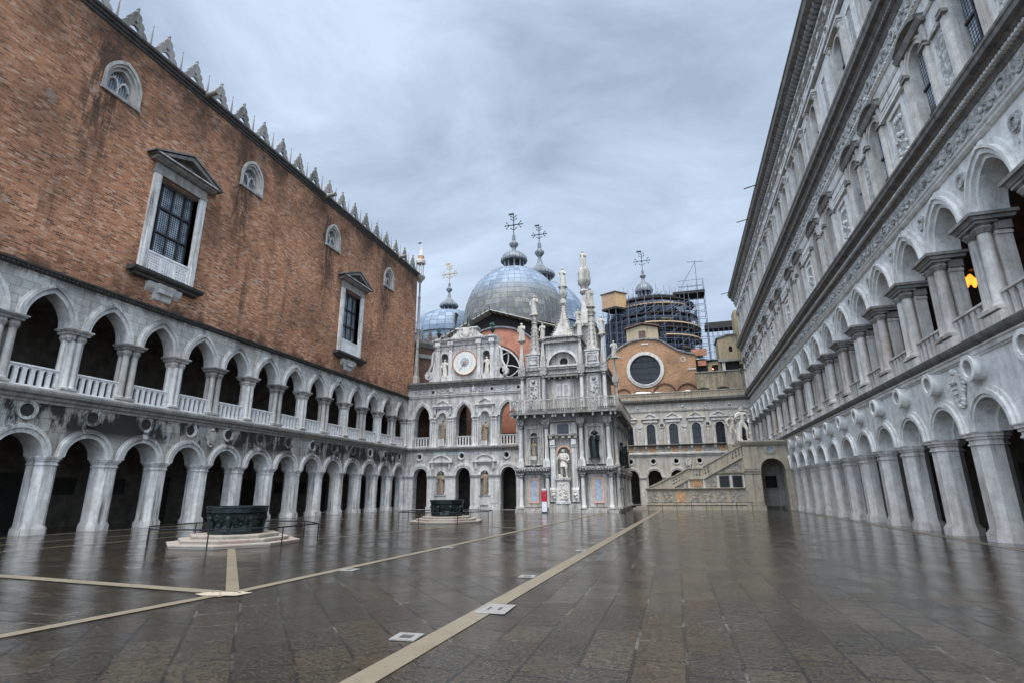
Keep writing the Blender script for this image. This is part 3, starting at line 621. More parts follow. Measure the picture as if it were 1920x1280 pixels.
m = MB(); m.poly([(0, 33.95), (-.5, 33.98), (-.42, 34.08), (-.5, 34.17), (0, 34.15)], -.015, .015); m.obj('weather_vane', 'iron', t)

# ================================================================== RIGHT: WHITE MARBLE PALACE (local x = -world Y)
DRt = .0043663; RX0 = 10.65-22.5*sin(DRt)
RP = thing('marble_palace', 'tall grey-white carved marble palace along the right side with four storeys of arches and windows', 'palace', (RX0, 0, 0), -pi/2-DRt)
RB = 3.33
def PR(k): return -(24.03+RB*k)
KG = range(-3, 12)
pr = pier_mesh('R_pier', .51, .27, .95, 3.32, 3.78)
for k in KG: link('pier', pr, RP, (PR(k), 0, 0))
XR0, XR1 = -82.0, PR(-3)+RB/2
gk = list(range(-3, 12)); rc = [PR(k)-RB/2 for k in gk]
m = MB(); m.poly(arcade_outline(XR0, XR1, 3.78, 6.3, [arc(c, 3.781, 1.14) for c in sorted(rc)]), .02, .9); m.obj('arcade_wall', 'R_stone', RP)
m = MB(); m.band(arc(0, 3.782, 1.08), arc(0, 3.782, 1.2), -.1, .55); m.band(arc(0, 3.782, 1.202), arc(0, 3.782, 1.36), -.16, .1); m.band(arc(0, 3.782, 1.362), arc(0, 3.782, 1.5), -.06, .1); m.band(arc(0, 3.782, .93), arc(0, 3.782, 1.079), .55, .95)
am = m.mesh('R_stone', True, 'archivolt')
m = MB(); m.ring(0, 5.9, .36, .44, -.34, .2); m.ring(0, 5.9, .3, .47, -.4, -.342); m.ring(0, 5.9, .2, .358, -.05, .0); m.disc(0, 5.9, .22, -.03, .01)
om = m.mesh('R_stone', True, 'roundel')
m = MB(); m.disc(0, 5.9, .2, -.045, -.032); hm = m.mesh('crust', False, 'hollow_shade')  # dark disc colours in the shade inside the roundel tube
for c in rc: link('archivolt', am, RP, (c, 0, 0)); r = link('roundel', om, RP, (c, 0, 0)); link('hollow_shade', hm, r)
sh = crest('coat_of_arms', RP, -24.03, 5.45, .85, 'R_stone', .02)
m = MB()
for j in range(3): m.band(arc(-24.03+(j-1)*.17, 5.62, .045, 6, 2.2, -2.2), arc(-24.03+(j-1)*.17, 5.62, .07, 6, 2.2, -2.2), -.23, -.17)
m.box(-24.22, -23.86, -.2, -.17, 5.4, 5.43); m.box(-24.2, -23.9, -.2, -.17, 5.2, 5.23); m.obj('shield_marks', 'trim', sh)
m = MB(); m.prof([(.9, 6.302), (-.03, 6.302), (-.05, 6.36), (-.12, 6.38), (-.14, 6.5), (-.2, 6.52), (-.22, 6.58), (0, 6.6), (.9, 6.6)], XR0, XR1); m.obj('string_moulding', 'R_stone', RP)
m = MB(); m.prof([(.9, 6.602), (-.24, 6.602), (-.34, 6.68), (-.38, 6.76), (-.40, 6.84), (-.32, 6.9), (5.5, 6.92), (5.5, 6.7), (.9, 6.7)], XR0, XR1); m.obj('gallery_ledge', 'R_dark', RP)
def rsup(var):
    m = MB(); z0, z1 = 6.92, 10.1
    m.box(-.6, .6, -.2, .85, z0, z0+.36); m.prof([(.85, z0+.362), (-.16, z0+.362), (-.10, z0+.44), (.85, z0+.44)], -.6, .6)
    m.box(-.5, .5, .34, .78, z0+.44, z1); m.box(-.54, .54, .32, .8, z1-.16, z1-.06)
    mp_ = m.mesh('R_pier', True, 'gallery_pier'); c = MB()
    column(c, -.29, .1, z0+.44, z1-.02, .225, .22, 14); column(c, .29, .1, z0+.44, z1-.02, .225, .22, 14)
    q = MB(); capital(q, -.29, .1, z1-.04, z1+.36, .22, .29); capital(q, .29, .1, z1-.04, z1+.36, .22, .29)
    q.box(-.56, .56, .34, .82, z1+.01, z1+.3)
    q.prof([(.9, z1+.37), (-.26, z1+.37), (-.3, z1+.44), (-.34, z1+.5), (.95, z1+.5)], -.68, .68); q.box(-.76, .76, -.42, 1.0, z1+.502, z1+.62)
    return mp_, c.mesh(var, True, 'column_pair'), q.mesh('trim', True, 'capital')
rs = [rsup('R_col'), rsup('R_pier')]
KU = range(-3, 18); ZS = 10.72
for k in KU:
    a, b, c = rs[k % 2]; o = link('gallery_pier', a, RP, (PR(k), 0, 0)); link('column_pair', b, o); link('capital', c, o)
ru = [PR(k)-RB/2 for k in range(-3, 17)]
m = MB(); m.poly(arcade_outline(XR0, XR1, ZS, 12.93, [pointed(c, ZS+.001, 1.07, 1.5) for c in sorted(ru)]), .05, .8); m.obj('gallery_wall', 'R_stone', RP)
m = MB(); m.band(pointed(0, ZS+.002, 1.0, 1.42), pointed(0, ZS+.002, 1.14, 1.6), -.02, .82); m.band(pointed(0, ZS+.002, 1.142, 1.603), pointed(0, ZS+.002, 1.3, 1.8), -.16, .1); m.band(pointed(0, ZS+.002, 1.302, 1.803), pointed(0, ZS+.002, 1.4, 1.92), -.24, .1); m.band(pointed(0, ZS+.002, 1.402, 1.923), pointed(0, ZS+.002, 1.55, 2.1), -.1, .1)
um = m.mesh('R_stone', True, 'pointed_archivolt')
bal = balustrade(-1.13, 1.13, 6.93, 7.95, 5, .16, .12).mesh('R_pier', False, 'balustrade')
m = MB(); m.ring(0, 12.3, .16, .26, -.06, .07, 16); m.ring(0, 12.3, .262, .33, .0, .07, 16); m.disc(0, 12.3, .15, -.0, .06, 12)
for s in (-1, 1): m.lathe([(.02, 11.45), (.1, 11.6), (.06, 11.8)], s*.02, .03, 6) if s > 0 else 0
rm = m.mesh('R_carve', True, 'spandrel_roundel')
for c in ru: link('pointed_archivolt', um, RP, (c, 0, 0)); link('balustrade', bal, RP, (c, 0, 0)); link('spandrel_roundel', rm, RP, (c+RB/2, 0, 0))
m = MB(); m.prof([(1., 12.932), (-.02, 12.932), (-.1, 13.0), (-.12, 13.06), (-.04, 13.08), (-.14, 13.16), (-.16, 13.22), (0, 13.24), (1., 13.24)], XR0, XR1); m.obj('string_moulding', 'R_stone', RP)
m = MB(); m.box(XR0, XR1, .0, 1., 13.242, 14.05); m.obj('carved_frieze', 'R_carve', RP)
m = MB(); m.ring(0, 13.64, .22, .3, -.1, .0, 20); m.ring(0, 13.64, .302, .38, -.05, .0, 20); m.ball((0, .0, 13.64), .15, 8)
for s in (-1, 1):
    for j in range(5):
        a = j*1.2; m.tube((s*(.5+j*.2), -.03, 13.64+.16*sin(a*1.7)), (s*(.68+j*.2), -.04, 13.64+.16*sin((j+1)*1.2*1.7)), .06, 5); m.ball((s*(.55+j*.22), -.02, 13.64-.14*sin(a*1.7)), .11, 6)
fz = m.mesh('R_carve', True, 'frieze_roundel')
for k in KU: link('frieze_roundel', fz, RP, (PR(k), 0, 0))
def cornice(z0, z1, pr_, name, mat, mat2=None, egg=0, x0=XR0):
    h = z1-z0; m = MB()
    m.prof([(1., z0), (-.03, z0), (-.08, z0+.12*h), (-.2*pr_, z0+.18*h), (-.25*pr_, z0+.34*h), (-.5*pr_, z0+.42*h), (-.62*pr_, z0+.56*h), (-.95*pr_, z0+.6*h), (-.98*pr_, z0+.8*h), (-pr_*1.05, z0+.86*h), (-pr_*1.05, z1), (1., z1)], x0, XR1)
    o = m.obj(name, mat, RP)
    if egg:
        m = MB(); n = int((XR1-x0)/egg)
        for i in range(n): m.box(x0+i*egg, x0+i*egg+egg*.6, -.5*pr_, -.22*pr_, z0+.24*h, z0+.38*h)
        m.obj('dentil_course', mat2 or mat, o)
    return o
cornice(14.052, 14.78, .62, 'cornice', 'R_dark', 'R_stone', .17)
# first floor windows
W1 = [14.6, 18.1, 21.45, 26.35, 29.6, 34.8, 38.3, 43.4, 46.8, 51.8, 55.1, 60.0, 63.3, 68.2, 71.5, 75.6, 78.9]
def rhole(c, z0, zs, w): return [(c-w, z0)]+arc(c, zs, w, 12)+[(c+w, z0)]
m = MB(); m.poly([(XR0, 14.78), (XR1, 14.78), (XR1, 19.1), (XR0, 19.1)], .0, .6, [rhole(-c, 14.95, 18.2, .66) for c in W1]); m.obj('storey_wall', 'R_stone', RP)
m = MB()
for s in (-1, 1):
    m.box(s*.95-.13, s*.95+.13, -.16, .0, 14.782, 17.95); m.box(s*.95-.085, s*.95+.085, -.19, -.16, 15.2, 17.85)
    m.box(s*.80-.03, s*.80+.03, -.08, .3, 14.782, 17.95)
m.band(rhole(0, 14.95, 18.2, .64), rhole(0, 14.95, 18.2, .82), -.05, .45); m.band(arc(0, 18.2, .82), arc(0, 18.2, .93), -.1, .05)
for s in (-1, 1): m.box(s*.93-.12, s*.93+.12, -.12, .0, 18.22, 18.98)
wm = m.mesh('R_pier', True, 'window_surround')
cms = []
for s in (-1, 1): m = MB(); m.box(s*.9-.24, s*.9+.24, -.26, .7, 17.96, 18.06); capital(m, s*.95, -.06, 17.96, 18.2, .12, .17); m.box(s*.76-.1, s*.76+.1, .05, .33, 18.0, 18.18); cms.append(m.mesh('trim', True, 'impost'))
m = MB(); m.box(-.64, .64, .34, .38, 14.95, 18.85); pm1 = m.mesh('bottle', False, 'pane')
m = MB(); m.box(-.64, .64, .26, .36, 17.1, 17.2); m.box(-.04, .04, .26, .36, 14.9, 18.8); m.box(-.64, .64, .27, .36, 16, 16.07); bm1 = m.mesh('frame', False, 'glazing_bar')
m = MB(); m.prof([(.0, 19.0), (-.18, 19.0), (-.24, 19.1), (-.3, 19.22), (0, 19.22)], -1.25, 1.25)
R = 1.9; al = math.asin(1.2/R); i1 = [(R*.9*sin(-al+2*al*k/12), 19.25+(R*cos(-al+2*al*k/12)-R*cos(al))*.85) for k in range(13)]; o1 = [(x*1.12, z+.13) for x, z in i1]
m.band(i1, o1, -.34, .0); segm = m.mesh('trim', True, 'segmental_pediment')
for c in W1:
    o = link('arched_window', wm, RP, (-c, 0, 0)); [link('impost', q_, o) for q_ in cms]; link('pane', pm1, o); link('glazing_bars', bm1, o); link('segmental_pediment', segm, o)
gaps = [(a+b)/2 for a, b in zip(W1, W1[1:]) if b-a > 4.0]
m = MB(); m.box(-.62, .62, -.02, .02, 15.3, 17.6); pn = m.mesh('R_carve', False, 'carved_panel')
m = MB(); m.band([(-.66, 15.25), (.66, 15.25), (.66, 17.65), (-.66, 17.65)], [(-.86, 15.05), (.86, 15.05), (.86, 17.85), (-.86, 17.85)], -.1, .0, True); m.box(-1.3, 1.3, -.2, .0, 17.98, 18.12); m.box(-1.3, 1.3, -.12, .0, 18.3, 18.42); m.box(-1.25, 1.25, -.08, 0, 18.6, 18.95)
for i in range(16): m.ball((RND.uniform(-.5, .5), -.03, RND.uniform(15.4, 17.5)), RND.uniform(.07, .14), 6)
pf = m.mesh('R_stone', True, 'panel_frame')
for g in gaps: o = link('carved_panel', pn, RP, (-g, 0, 0)); link('panel_frame', pf, o)
narrow = [(a+b)/2 for a, b in zip(W1, W1[1:]) if b-a < 4.0]
m = MB(); m.box(-.3, .3, -.03, .0, 15.0, 17.8); m.box(-.45, .45, -.12, .0, 17.98, 18.12); pn2 = m.mesh('R_carve', False, 'pilaster_strip')
for g in narrow: link('pilaster_strip', pn2, RP, (-g, 0, 0))
m = MB(); m.prof([(.6, 19.102), (-.05, 19.102), (-.1, 19.2), (0, 19.24), (.6, 19.24)], XR0, XR1); m.obj('string_moulding', 'R_stone', RP)
m = MB(); m.box(XR0, XR1, .01, .6, 19.242, 19.9); m.obj('panel_band', 'R_stone', RP)
m = MB(); m.prof([(.6, 19.902), (-.04, 19.902), (-.12, 20.0), (-.06, 20.06), (.6, 20.06)], XR0, XR1); n = int((XR1-XR0)/.22)
for i in range(n): m.box(XR0+i*.22, XR0+i*.22+.13, -.16, -.02, 20.0, 20.1)
m.obj('string_moulding', 'R_stone', RP)
m = MB(); m.box(XR0, XR1, .0, .6, 20.1, 21.1)
m.obj('carved_frieze', 'R_carve', RP)
m = MB(); m.ring(0, 20.6, .2, .32, -.12, .0, 16)
for j in range(9):
    m.ball((-1.5+j*.37, -.02, 20.6+.22*sin(j*2.1)), .14 if j != 4 else .1, 6)
fz2 = m.mesh('R_carve', True, 'frieze_roundel')
for i in range(22): link('frieze_roundel', fz2, RP, (XR1-1-i*3.1, 0, 0))
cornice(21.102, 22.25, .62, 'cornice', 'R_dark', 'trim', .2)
# second floor
W2 = [15.2, 19.0, 23.9, 28.4, 34.2, 38.2, 40.6, 44.4, 46.8, 51.0, 54.3, 58.0, 61.0, 65.2, 68.5, 72.5, 76.0, 79.2]
m = MB(); m.poly([(XR0, 22.25), (XR1, 22.25), (XR1, 26.6), (XR0, 26.6)], .0, .6, [rhole(-c, 22.7, 25.3, .6) for c in W2]); m.obj('storey_wall', 'R_stone', RP)
m = MB(); m.band(rhole(0, 22.7, 25.3, .57), rhole(0, 22.7, 25.3, .74), -.08, .36)
for s in (-1, 1):
    m.box(s*1.0-.17, s*1.0+.17, -.14, 0, 23.2, 25.7); m.box(s*1.0-.11, s*1.0+.11, -.17, -.14, 23.3, 25.6)
    m.box(s*1.0-.22, s*1.0+.22, -.22, 0, 22.9, 23.2); m.box(s*1.0-.26, s*1.0+.26, -.26, 0, 22.75, 22.9); capital(m, s*1.0, -.04, 25.72, 26.1, .14, .2)
m.box(-1.25, 1.25, -.1, .0, 22.35, 22.7); m.box(-1.3, 1.3, -.3, .02, 26.12, 26.3)
w2 = m.mesh('R_pier', True, 'window_surround')
m = MB(); m.box(-.58, .58, .26, .3, 22.7, 25.95); p2 = m.mesh('bottle', False, 'pane'); m = MB(); m.box(-.04, .04, .2, .28, 22.7, 25.9); m.box(-.58, .58, .2, .28, 24.3, 24.38); b2 = m.mesh('frame', False, 'bar')
for c in W2: o = link('arched_window', w2, RP, (-c, 0, 0)); link('pane', p2, o); link('glazing_bars', b2, o)
mids = [(a+b)/2 for a, b in zip(W2, W2[1:]) if b-a > 3.2]
m = MB(); m.box(-.34, .34, -.04, .0, 23.3, 25.6); pn3 = m.mesh('R_carve', False, 'carved_panel')
m = MB(); m.band([(-.36, 23.25), (.36, 23.25), (.36, 25.65), (-.36, 25.65)], [(-.46, 23.1), (.46, 23.1), (.46, 25.8), (-.46, 25.8)], -.1, .0, True); pf3 = m.mesh('R_stone', False, 'panel_frame')
for g in mids: o = link('carved_panel', pn3, RP, (-g, 0, 0)); link('panel_frame', pf3, o)
m = MB(); m.prof([(.6, 26.602), (-.08, 26.602), (-.2, 26.72), (-.22, 26.8), (-.02, 26.84), (.6, 26.84)], XR0, XR1); m.obj('string_moulding', 'trim', RP)
m = MB(); m.box(XR0, XR1, .0, .6, 26.842, 28.0); m.obj('upper_wall', 'R_stone', RP)
m = MB(); m.ring(0, 27.4, .24, .34, -.12, .0, 18); m.disc(0, 27.4, .24, -.02, 0, 14); rr = m.mesh('R_stone', True, 'roundel')
m = MB(); m.disc(0, 27.4, .2, -.03, -.021, 14); rh = m.mesh('trim', False, 'hollow_shade')
m = MB(); m.band([(-.9, 27.15), (.9, 27.15), (.9, 27.65), (-.9, 27.65)], [(-1.02, 27.03), (1.02, 27.03), (1.02, 27.77), (-1.02, 27.77)], -.05, 0, True); rp = m.mesh('R_stone', False, 'sunk_panel')
for i in range(21):
    x = XR1-1.5-i*3.1; r = link('roundel', rr, RP, (x, 0, 0)); link('hollow_shade', rh, r); link('sunk_panel', rp, RP, (x-1.55, 0, 0))
m = MB(); m.prof([(.6, 28.002), (-.06, 28.002), (-.2, 28.1), (-.14, 28.3), (-.3, 28.4), (-.34, 28.52), (.6, 28.52)], XR0, XR1); m.obj('string_moulding', 'R_carve', RP)
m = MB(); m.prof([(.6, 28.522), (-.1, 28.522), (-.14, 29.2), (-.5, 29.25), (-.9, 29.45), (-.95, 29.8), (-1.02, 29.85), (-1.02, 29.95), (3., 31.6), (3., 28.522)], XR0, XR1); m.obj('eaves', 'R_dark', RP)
m = MB(); n = int((XR1-XR0)/.42)
for i in range(n): m.prof([(-.1, 28.75), (-.4, 28.85), (-.62, 29.05), (-.62, 29.22), (-.1, 29.22)], XR0+i*.42, XR0+i*.42+.2)
m.obj('eaves_brackets', 'trim', RP)
m = MB(); n = int((XR1-XR0)/1.9)
for i in range(n): m.box(XR0+i*1.9, XR0+i*1.9+.35, -.2, -.05, 28.05, 28.55)
m.obj('lion_heads', 'R_stone', RP)
for y_ in (50.0, 57.0, 80.0):
    m = MB(); m.tube((-y_, -.8, 29.75), (-y_, -2.1, 29.5), .06, 6); m.obj('rain_spout', 'iron', RP)
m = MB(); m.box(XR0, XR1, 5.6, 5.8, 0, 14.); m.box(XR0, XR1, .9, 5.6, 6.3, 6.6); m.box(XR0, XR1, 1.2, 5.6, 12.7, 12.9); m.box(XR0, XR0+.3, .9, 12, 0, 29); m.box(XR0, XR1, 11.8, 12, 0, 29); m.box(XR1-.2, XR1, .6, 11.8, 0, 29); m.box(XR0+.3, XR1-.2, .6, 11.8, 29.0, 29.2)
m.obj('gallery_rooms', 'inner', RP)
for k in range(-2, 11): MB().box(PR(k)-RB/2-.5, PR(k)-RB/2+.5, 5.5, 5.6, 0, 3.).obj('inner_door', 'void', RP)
m = MB(); m.box(XR0, PR(11)-.56, .02, .8, 0, 3.78); m.obj('courtyard_end_wall', 'R_stone', RP)
# lit lantern in the upper gallery
t = thing('hanging_lantern', 'lit amber glass lantern hanging inside the upper gallery on the right', 'lamp', (13.55, 27.2, 0))
MB().tube((0, 0, 11.4), (0, 0, 12.7), .02, 5).obj('chain', 'iron', t)
m = MB(); m.lathe([(.05, 11.45), (.1, 11.3), (.3, 11.2), (.32, 11.14), (.1, 11.12)], 0, 0, 10)
for i in range(5): m.tube((.3*cos(i*1.257), .3*sin(i*1.257), 11.15), (.36*cos(i*1.257), .36*sin(i*1.257), 10.9), .02, 5)
m.obj('crown', 'iron', t)
for i in range(5):
    m = MB(); m.lathe([(.05, 10.93), (.13, 10.8), (.12, 10.66), (.07, 10.5), (.05, 10.45)], .3*cos(i*1.257), .3*sin(i*1.257), 8); m.obj('glass_shade', 'lit', t, smooth=True)

# ================================================================== FIGURES
def robed(name, mat, parent, h, seed, loc=(0, 0, 0), rz=0, arm=1, wide=1., staff=False):
    """draped standing figure: one continuous lofted body, arms merged into the drapery"""
    R = random.Random(seed); n = 18; lean = R.uniform(-.03, .03); hip = R.uniform(-.035, .035)
    P = [(0, .150, .115), (.04, .155, .12), (.2, .138, .108), (.36, .126, .1), (.5, .122, .098), (.6, .112, .086), (.68, .124, .088), (.76, .135, .088), (.81, .12, .08), (.835, .055, .055), (.855, .04, .045),
         (.875, .05, .058), (.91, .062, .07), (.945, .06, .068), (.975, .042, .05), (.99, .01, .01)]
    vs = []
    for z, a, b in P:
        k = max(0, 1-z/.8); cx = lean*z+hip*sin(z*pi); turn = R.uniform(-.01, .01) if z < .8 else 0
        for i in range(n):
            t = 2*pi*i/n; fold = 1+(.10*k*sin(7*t+seed+4*z)+.07*k*sin(11*t-seed-7*z) if z < .82 else 0) + (.12*max(0, cos(t-.4-seed)) if .3 < z < .7 else 0)
            x = a*fold*wide*cos(t)+cx+turn; y = b*fold*sin(t) - (.02 if z > .86 and sin(t) < -.7 else 0)
            vs.append((x*h, y*h, z*h))
    fs = [(j*n+i, j*n+(i+1) % n, (j+1)*n+(i+1) % n, (j+1)*n+i) for j in range(len(P)-1) for i in range(n)]
    fs += [tuple(range(n))[::-1], tuple(range((len(P)-1)*n, len(P)*n))]
    m = MB(); m.add(vs, fs)
    for s in (-1, 1):
        sh = (s*.125*h*wide+lean*h*.8, 0, .775*h)
        if s*arm > 0: el = (s*.17*h, -.06*h, .63*h); ha = (s*.06*h, -.14*h, .68*h)
        else: el = (s*.19*h, -.01*h, .61*h); ha = (s*.17*h, -.09*h, .49*h)
        m.tube(sh, el, .048*h, 8, .038*h); m.ball(el, .038*h, 8); m.tube(el, ha, .036*h, 8, .024*h); m.ball(ha, .03*h, 8); m.ball(sh, .05*h, 8)
    m.box(-.2*h, .2*h, -.16*h, .16*h, -.035*h, .006*h)
    if staff: m.tube((-.19*h, -.12*h, 0), (-.16*h, -.1*h, 1.02*h), .012*h, 5)
    o = m.obj(name, mat, parent, loc, True); o.rotation_euler = (0, 0, rz)
    return o
def skinned(name, mat, joints, edges, loc, rz=0, extra=None, scale=1.):
    me = bpy.data.meshes.new(name); me.from_pydata([tuple(scale*c for c in j[:3]) for j in joints], edges, [])
    o = bpy.data.objects.new(name, me); COL.objects.link(o)
    md = o.modifiers.new('skin', 'SKIN'); sub = o.modifiers.new('sub', 'SUBSURF'); sub.levels = 2; sub.render_levels = 2
    for i, j in enumerate(joints):
        r = j[3]*scale; me.skin_vertices[0].data[i].radius = (r, (j[4] if len(j) > 4 else j[3])*scale); me.skin_vertices[0].data[i].use_root = (i == 0)
    dg = bpy.context.evaluated_depsgraph_get(); ev = o.evaluated_get(dg); nm = bpy.data.meshes.new_from_object(ev)
    bpy.data.objects.remove(o); bpy.data.meshes.remove(me)
    if extra:
        bm = bmesh.new(); bm.from_mesh(nm); em = extra.mesh(mat, True); bm.from_mesh(em); bm.to_mesh(nm); bm.free()
    nm.materials.clear(); nm.materials.append(MAT[mat]); nm.shade_smooth()
    r = link(name, nm, None, loc, rz); return r
def nude(mat, label, loc, rz, H, arms):
    # standing nude in contrapposto, unit height scaled to H
    J = [(0, 0, .50, .085, .07), (0.01, 0, .58, .072, .058), (.012, .005, .66, .082, .062), (.01, .005, .74, .098, .068), (.008, 0, .80, .085, .05), (.005, -.005, .85, .036), (.0, -.01, .885, .048, .055), (0, -.012, .935, .052, .062), (0, -.01, .975, .035, .04),
         (-.07, 0, .46, .062), (-.075, -.01, .36, .055), (-.07, -.015, .27, .036), (-.075, .005, .19, .042), (-.07, .02, .05, .022), (-.072, -.05, .018, .02), (-.072, -.09, .014, .014),
         (.06, 0, .46, .062), (.085, -.05, .37, .054), (.095, -.06, .275, .036), (.10, -.03, .19, .041), (.105, .0, .05, .022), (.125, -.06, .018, .02), (.135, -.1, .014, .014)]
    E = [(0, 1), (1, 2), (2, 3), (3, 4), (4, 5), (5, 6), (6, 7), (7, 8), (0, 9), (9, 10), (10, 11), (11, 12), (12, 13), (13, 14), (14, 15), (0, 16), (16, 17), (17, 18), (18, 19), (19, 20), (20, 21), (21, 22)]
    k = len(J)
    for s, (el, wr, hd) in zip((-1, 1), arms):
        J += [(s*.13, 0, .795, .045), (*[(a+b)/2 for a, b in zip((s*.14, 0, .79), el)], .042), (*el, .031), (*[(a+b)/2 for a, b in zip(el, wr)], .033), (*wr, .02), (*hd, .024)]
        E += [(4, k), (k, k+1), (k+1, k+2), (k+2, k+3), (k+3, k+4), (k+4, k+5)]; k += 6
    x = MB(); x.box(-.16*H, .17*H, -.13*H, .10*H, -.03*H, .004*H)
    for i in range(9):   # curled hair and beard
        a = i*.75; x.ball((.04*H*cos(a), (-.01+.045*sin(a))*H, .955*H+.012*H*sin(3*a)), .022*H, 6)
    x.ball((0, -.055*H, .895*H), .022*H, 6); x.ball((0, -.072*H, .922*H), .011*H, 6)
    return x, J, E

# ================================================================== CLOCK FACADE at y = 58.6
YC = 58.6
CF_ = thing('clock_facade', 'white marble corner facade with arches, niches and a large pale clock above', 'facade', (0, YC, 0))
cx = [-28.22, -22.92, -17.57]; nx = [-25.62, -20.33]
X0, X1 = -30.2, -14.6
hol = []
for c in cx: hol.append(openarch(c, .02, 3.75, .88)); 
for c in cx: hol.append(openarch(c, 7.02, 10.35, .97, 1.58))
for c in nx: hol.append(openarch(c, 1.75, 3.78, .46)); hol.append(openarch(c, 7.5, 10.45, .46))
for c in cx: hol.append([(c-.2+.28*cos(2*pi*i/18), 5.88+.28*sin(2*pi*i/18)) for i in range(18)])
m = MB(); m.poly([(X0, 0), (X1, 0), (X1, 13.9), (X0, 13.9)], 0, .9, hol); m.obj('wall', 'W_stone', CF_)
for c in nx:     # niche shells
    for (z0, zs) in ((1.75, 3.78), (7.5, 10.45)):
        m = MB()
        n = 10
        ins = [(c+.46*cos(pi*i/n), .9-.0+.0*i) for i in range(n+1)]
        vs = []; fs = []
        for i in range(n+1):
            a = pi-pi*i/n; vs += [(c+.47*cos(a), .02+.5*sin(a), z0-.02), (c+.47*cos(a), .02+.5*sin(a), zs)]
        for i in range(n): fs.append((2*i, 2*i+1, 2*i+3, 2*i+2))
        m.add(vs, fs); vs = []; fs = []
        for j in range(6):
            t_ = pi/2*j/5
            for i in range(n+1):
                a = pi-pi*i/n; vs.append((c+.47*cos(a)*cos(t_), .02+.5*sin(a)*cos(t_), zs+.47*sin(t_)))
        for j in range(5):
            for i in range(n): q = j*(n+1)+i; fs.append((q, q+1, q+n+2, q+n+1))
        m.add(vs, fs); m.hpoly([(c-.47, .0)]+[(c+.47*cos(pi-pi*i/n), .02+.5*sin(pi*i/n)) for i in range(n+1)]+[(c+.47, 0)], z0-.05, z0)
        m.obj('niche_shell', 'W_trim', CF_)
m = MB(); m.band(arc(0, 3.75, .84), arc(0, 3.75, 1.06), -.08, .95); m.band(arc(0, 3.75, 1.062), arc(0, 3.75, 1.3), -.14, .05); m.band(arc(0, 3.75, 1.302), arc(0, 3.75, 1.4), -.05, .05); a1 = m.mesh('W_trim', True, 'archivolt')
m = MB(); m.band(pointed(0, 10.36, .93, 1.52), pointed(0, 10.36, 1.1, 1.72), -.08, .95); m.band(pointed(0, 10.36, 1.102, 1.723), pointed(0, 10.36, 1.32, 2.0), -.15, .05); a2 = m.mesh('W_trim', True, 'pointed_archivolt')
m = MB(); m.ring(-.2, 5.88, .27, .34, -.04, .3, 22); m.ring(-.2, 5.88, .342, .44, -.1, .05, 22); a3 = m.mesh('W_trim', True, 'roundel')
bl = balustrade(-.95, .95, 7.0, 8.15, 5, .14, .25).mesh('W_trim', False, 'balustrade')
for c in cx: link('archivolt', a1, CF_, (c, 0, 0)); link('pointed_archivolt', a2, CF_, (c, 0, 0)); link('roundel', a3, CF_, (c, 0, 0)); link('balustrade', bl, CF_, (c, 0, 0))
for a, b in ((-30.15, -29.12), (-27.3, -26.15), (-25.08, -23.84), (-22.0, -20.84), (-19.84, -18.5), (-16.65, -15.2)):
    m = MB(); m.box(a, b, -.12, .0, .3, 3.35); m.box(a-.05, b+.05, -.2, .0, -.01, .3); m.box(a-.02, b+.02, -.16, .0, .302, .4)
    m.box(a-.03, b+.03, -.15, .0, 3.352, 3.42); m.prof([(.0, 3.5), (-.12, 3.5), (-.22, 3.66), (-.25, 3.76), (.0, 3.76)], a-.06, b+.06)
    m.box(a+.2, b-.2, -.14, -.12, .7, 3.1)
    m.obj('pilaster', 'W_trim', CF_)
for c in nx:
    m = MB(); m.box(c-.72, c+.72, -.2, .0, 1.52, 1.72); m.box(c-.5, c+.5, -.1, 0, .5, 1.5); m.band(arc(c, 3.76, .47), arc(c, 3.76, .6), -.1, .02); m.band(arc(c, 3.76, .602), arc(c, 3.76, .86), -.05, .02)
    for s in (-1, 1): m.prof([(.0, 4.4), (-.1, 4.4), (-.16, 4.9), (-.22, 5.15), (0, 5.15)], c+s*1.05-.13, c+s*1.05+.13)
    m.box(c-1.0, c+1.0, -.12, .0, 4.98, 5.12)
    pediment(m, c, 5.26, 1.38, .78, -.24, 'seg'); m.obj('niche_aedicule', 'W_trim', CF_)
    m = MB(); m.band(arc(c, 10.44, .47), arc(c, 10.44, .62), -.1, .02); m.band(arc(c, 10.44, .622), arc(c, 10.44, .84), -.05, .02)
    for s in (-1, 1): m.prof([(.0, 10.7), (-.1, 10.7), (-.14, 11.3), (-.22, 11.55), (0, 11.55)], c+s*.95-.11, c+s*.95+.11)
    pediment(m, c, 11.72, 1.18, .78, -.24); m.box(c-.95, c+.95, -.14, .0, 11.42, 11.6)
    m.obj('niche_aedicule', 'W_trim', CF_)
for c in (-29.8, -26.75, -24.5, -21.45, -19.25, -15.9):
    w_ = .42; m = MB()
    for dx in (-.27, 0, .27): column(m, c+dx, -.06, 6.9, 9.78, .13, .15, 10)
    m.box(c-w_, c+w_, -.04, .2, 6.9, 10.2)
    m.obj('column_group', 'W_trim', CF_, smooth=True)
for c in (-29.8, -26.75, -24.5, -21.45, -19.25, -15.9):
    m = MB()
    for dx in (-.26, 0, .26): capital(m, c+dx, -.06, 9.78, 10.22, .13, .17)
    m.box(c-.5, c+.5, -.3, .25, 10.222, 10.36)
    m.obj('capital', 'W_trim', CF_, smooth=True)
m = MB(); m.prof([(0, 6.4), (-.05, 6.4), (-.1, 6.55), (-.24, 6.62), (-.32, 6.74), (-.34, 6.86), (-.3, 6.9), (0, 6.9)], X0, X1); m.obj('ledge', 'trim', CF_)
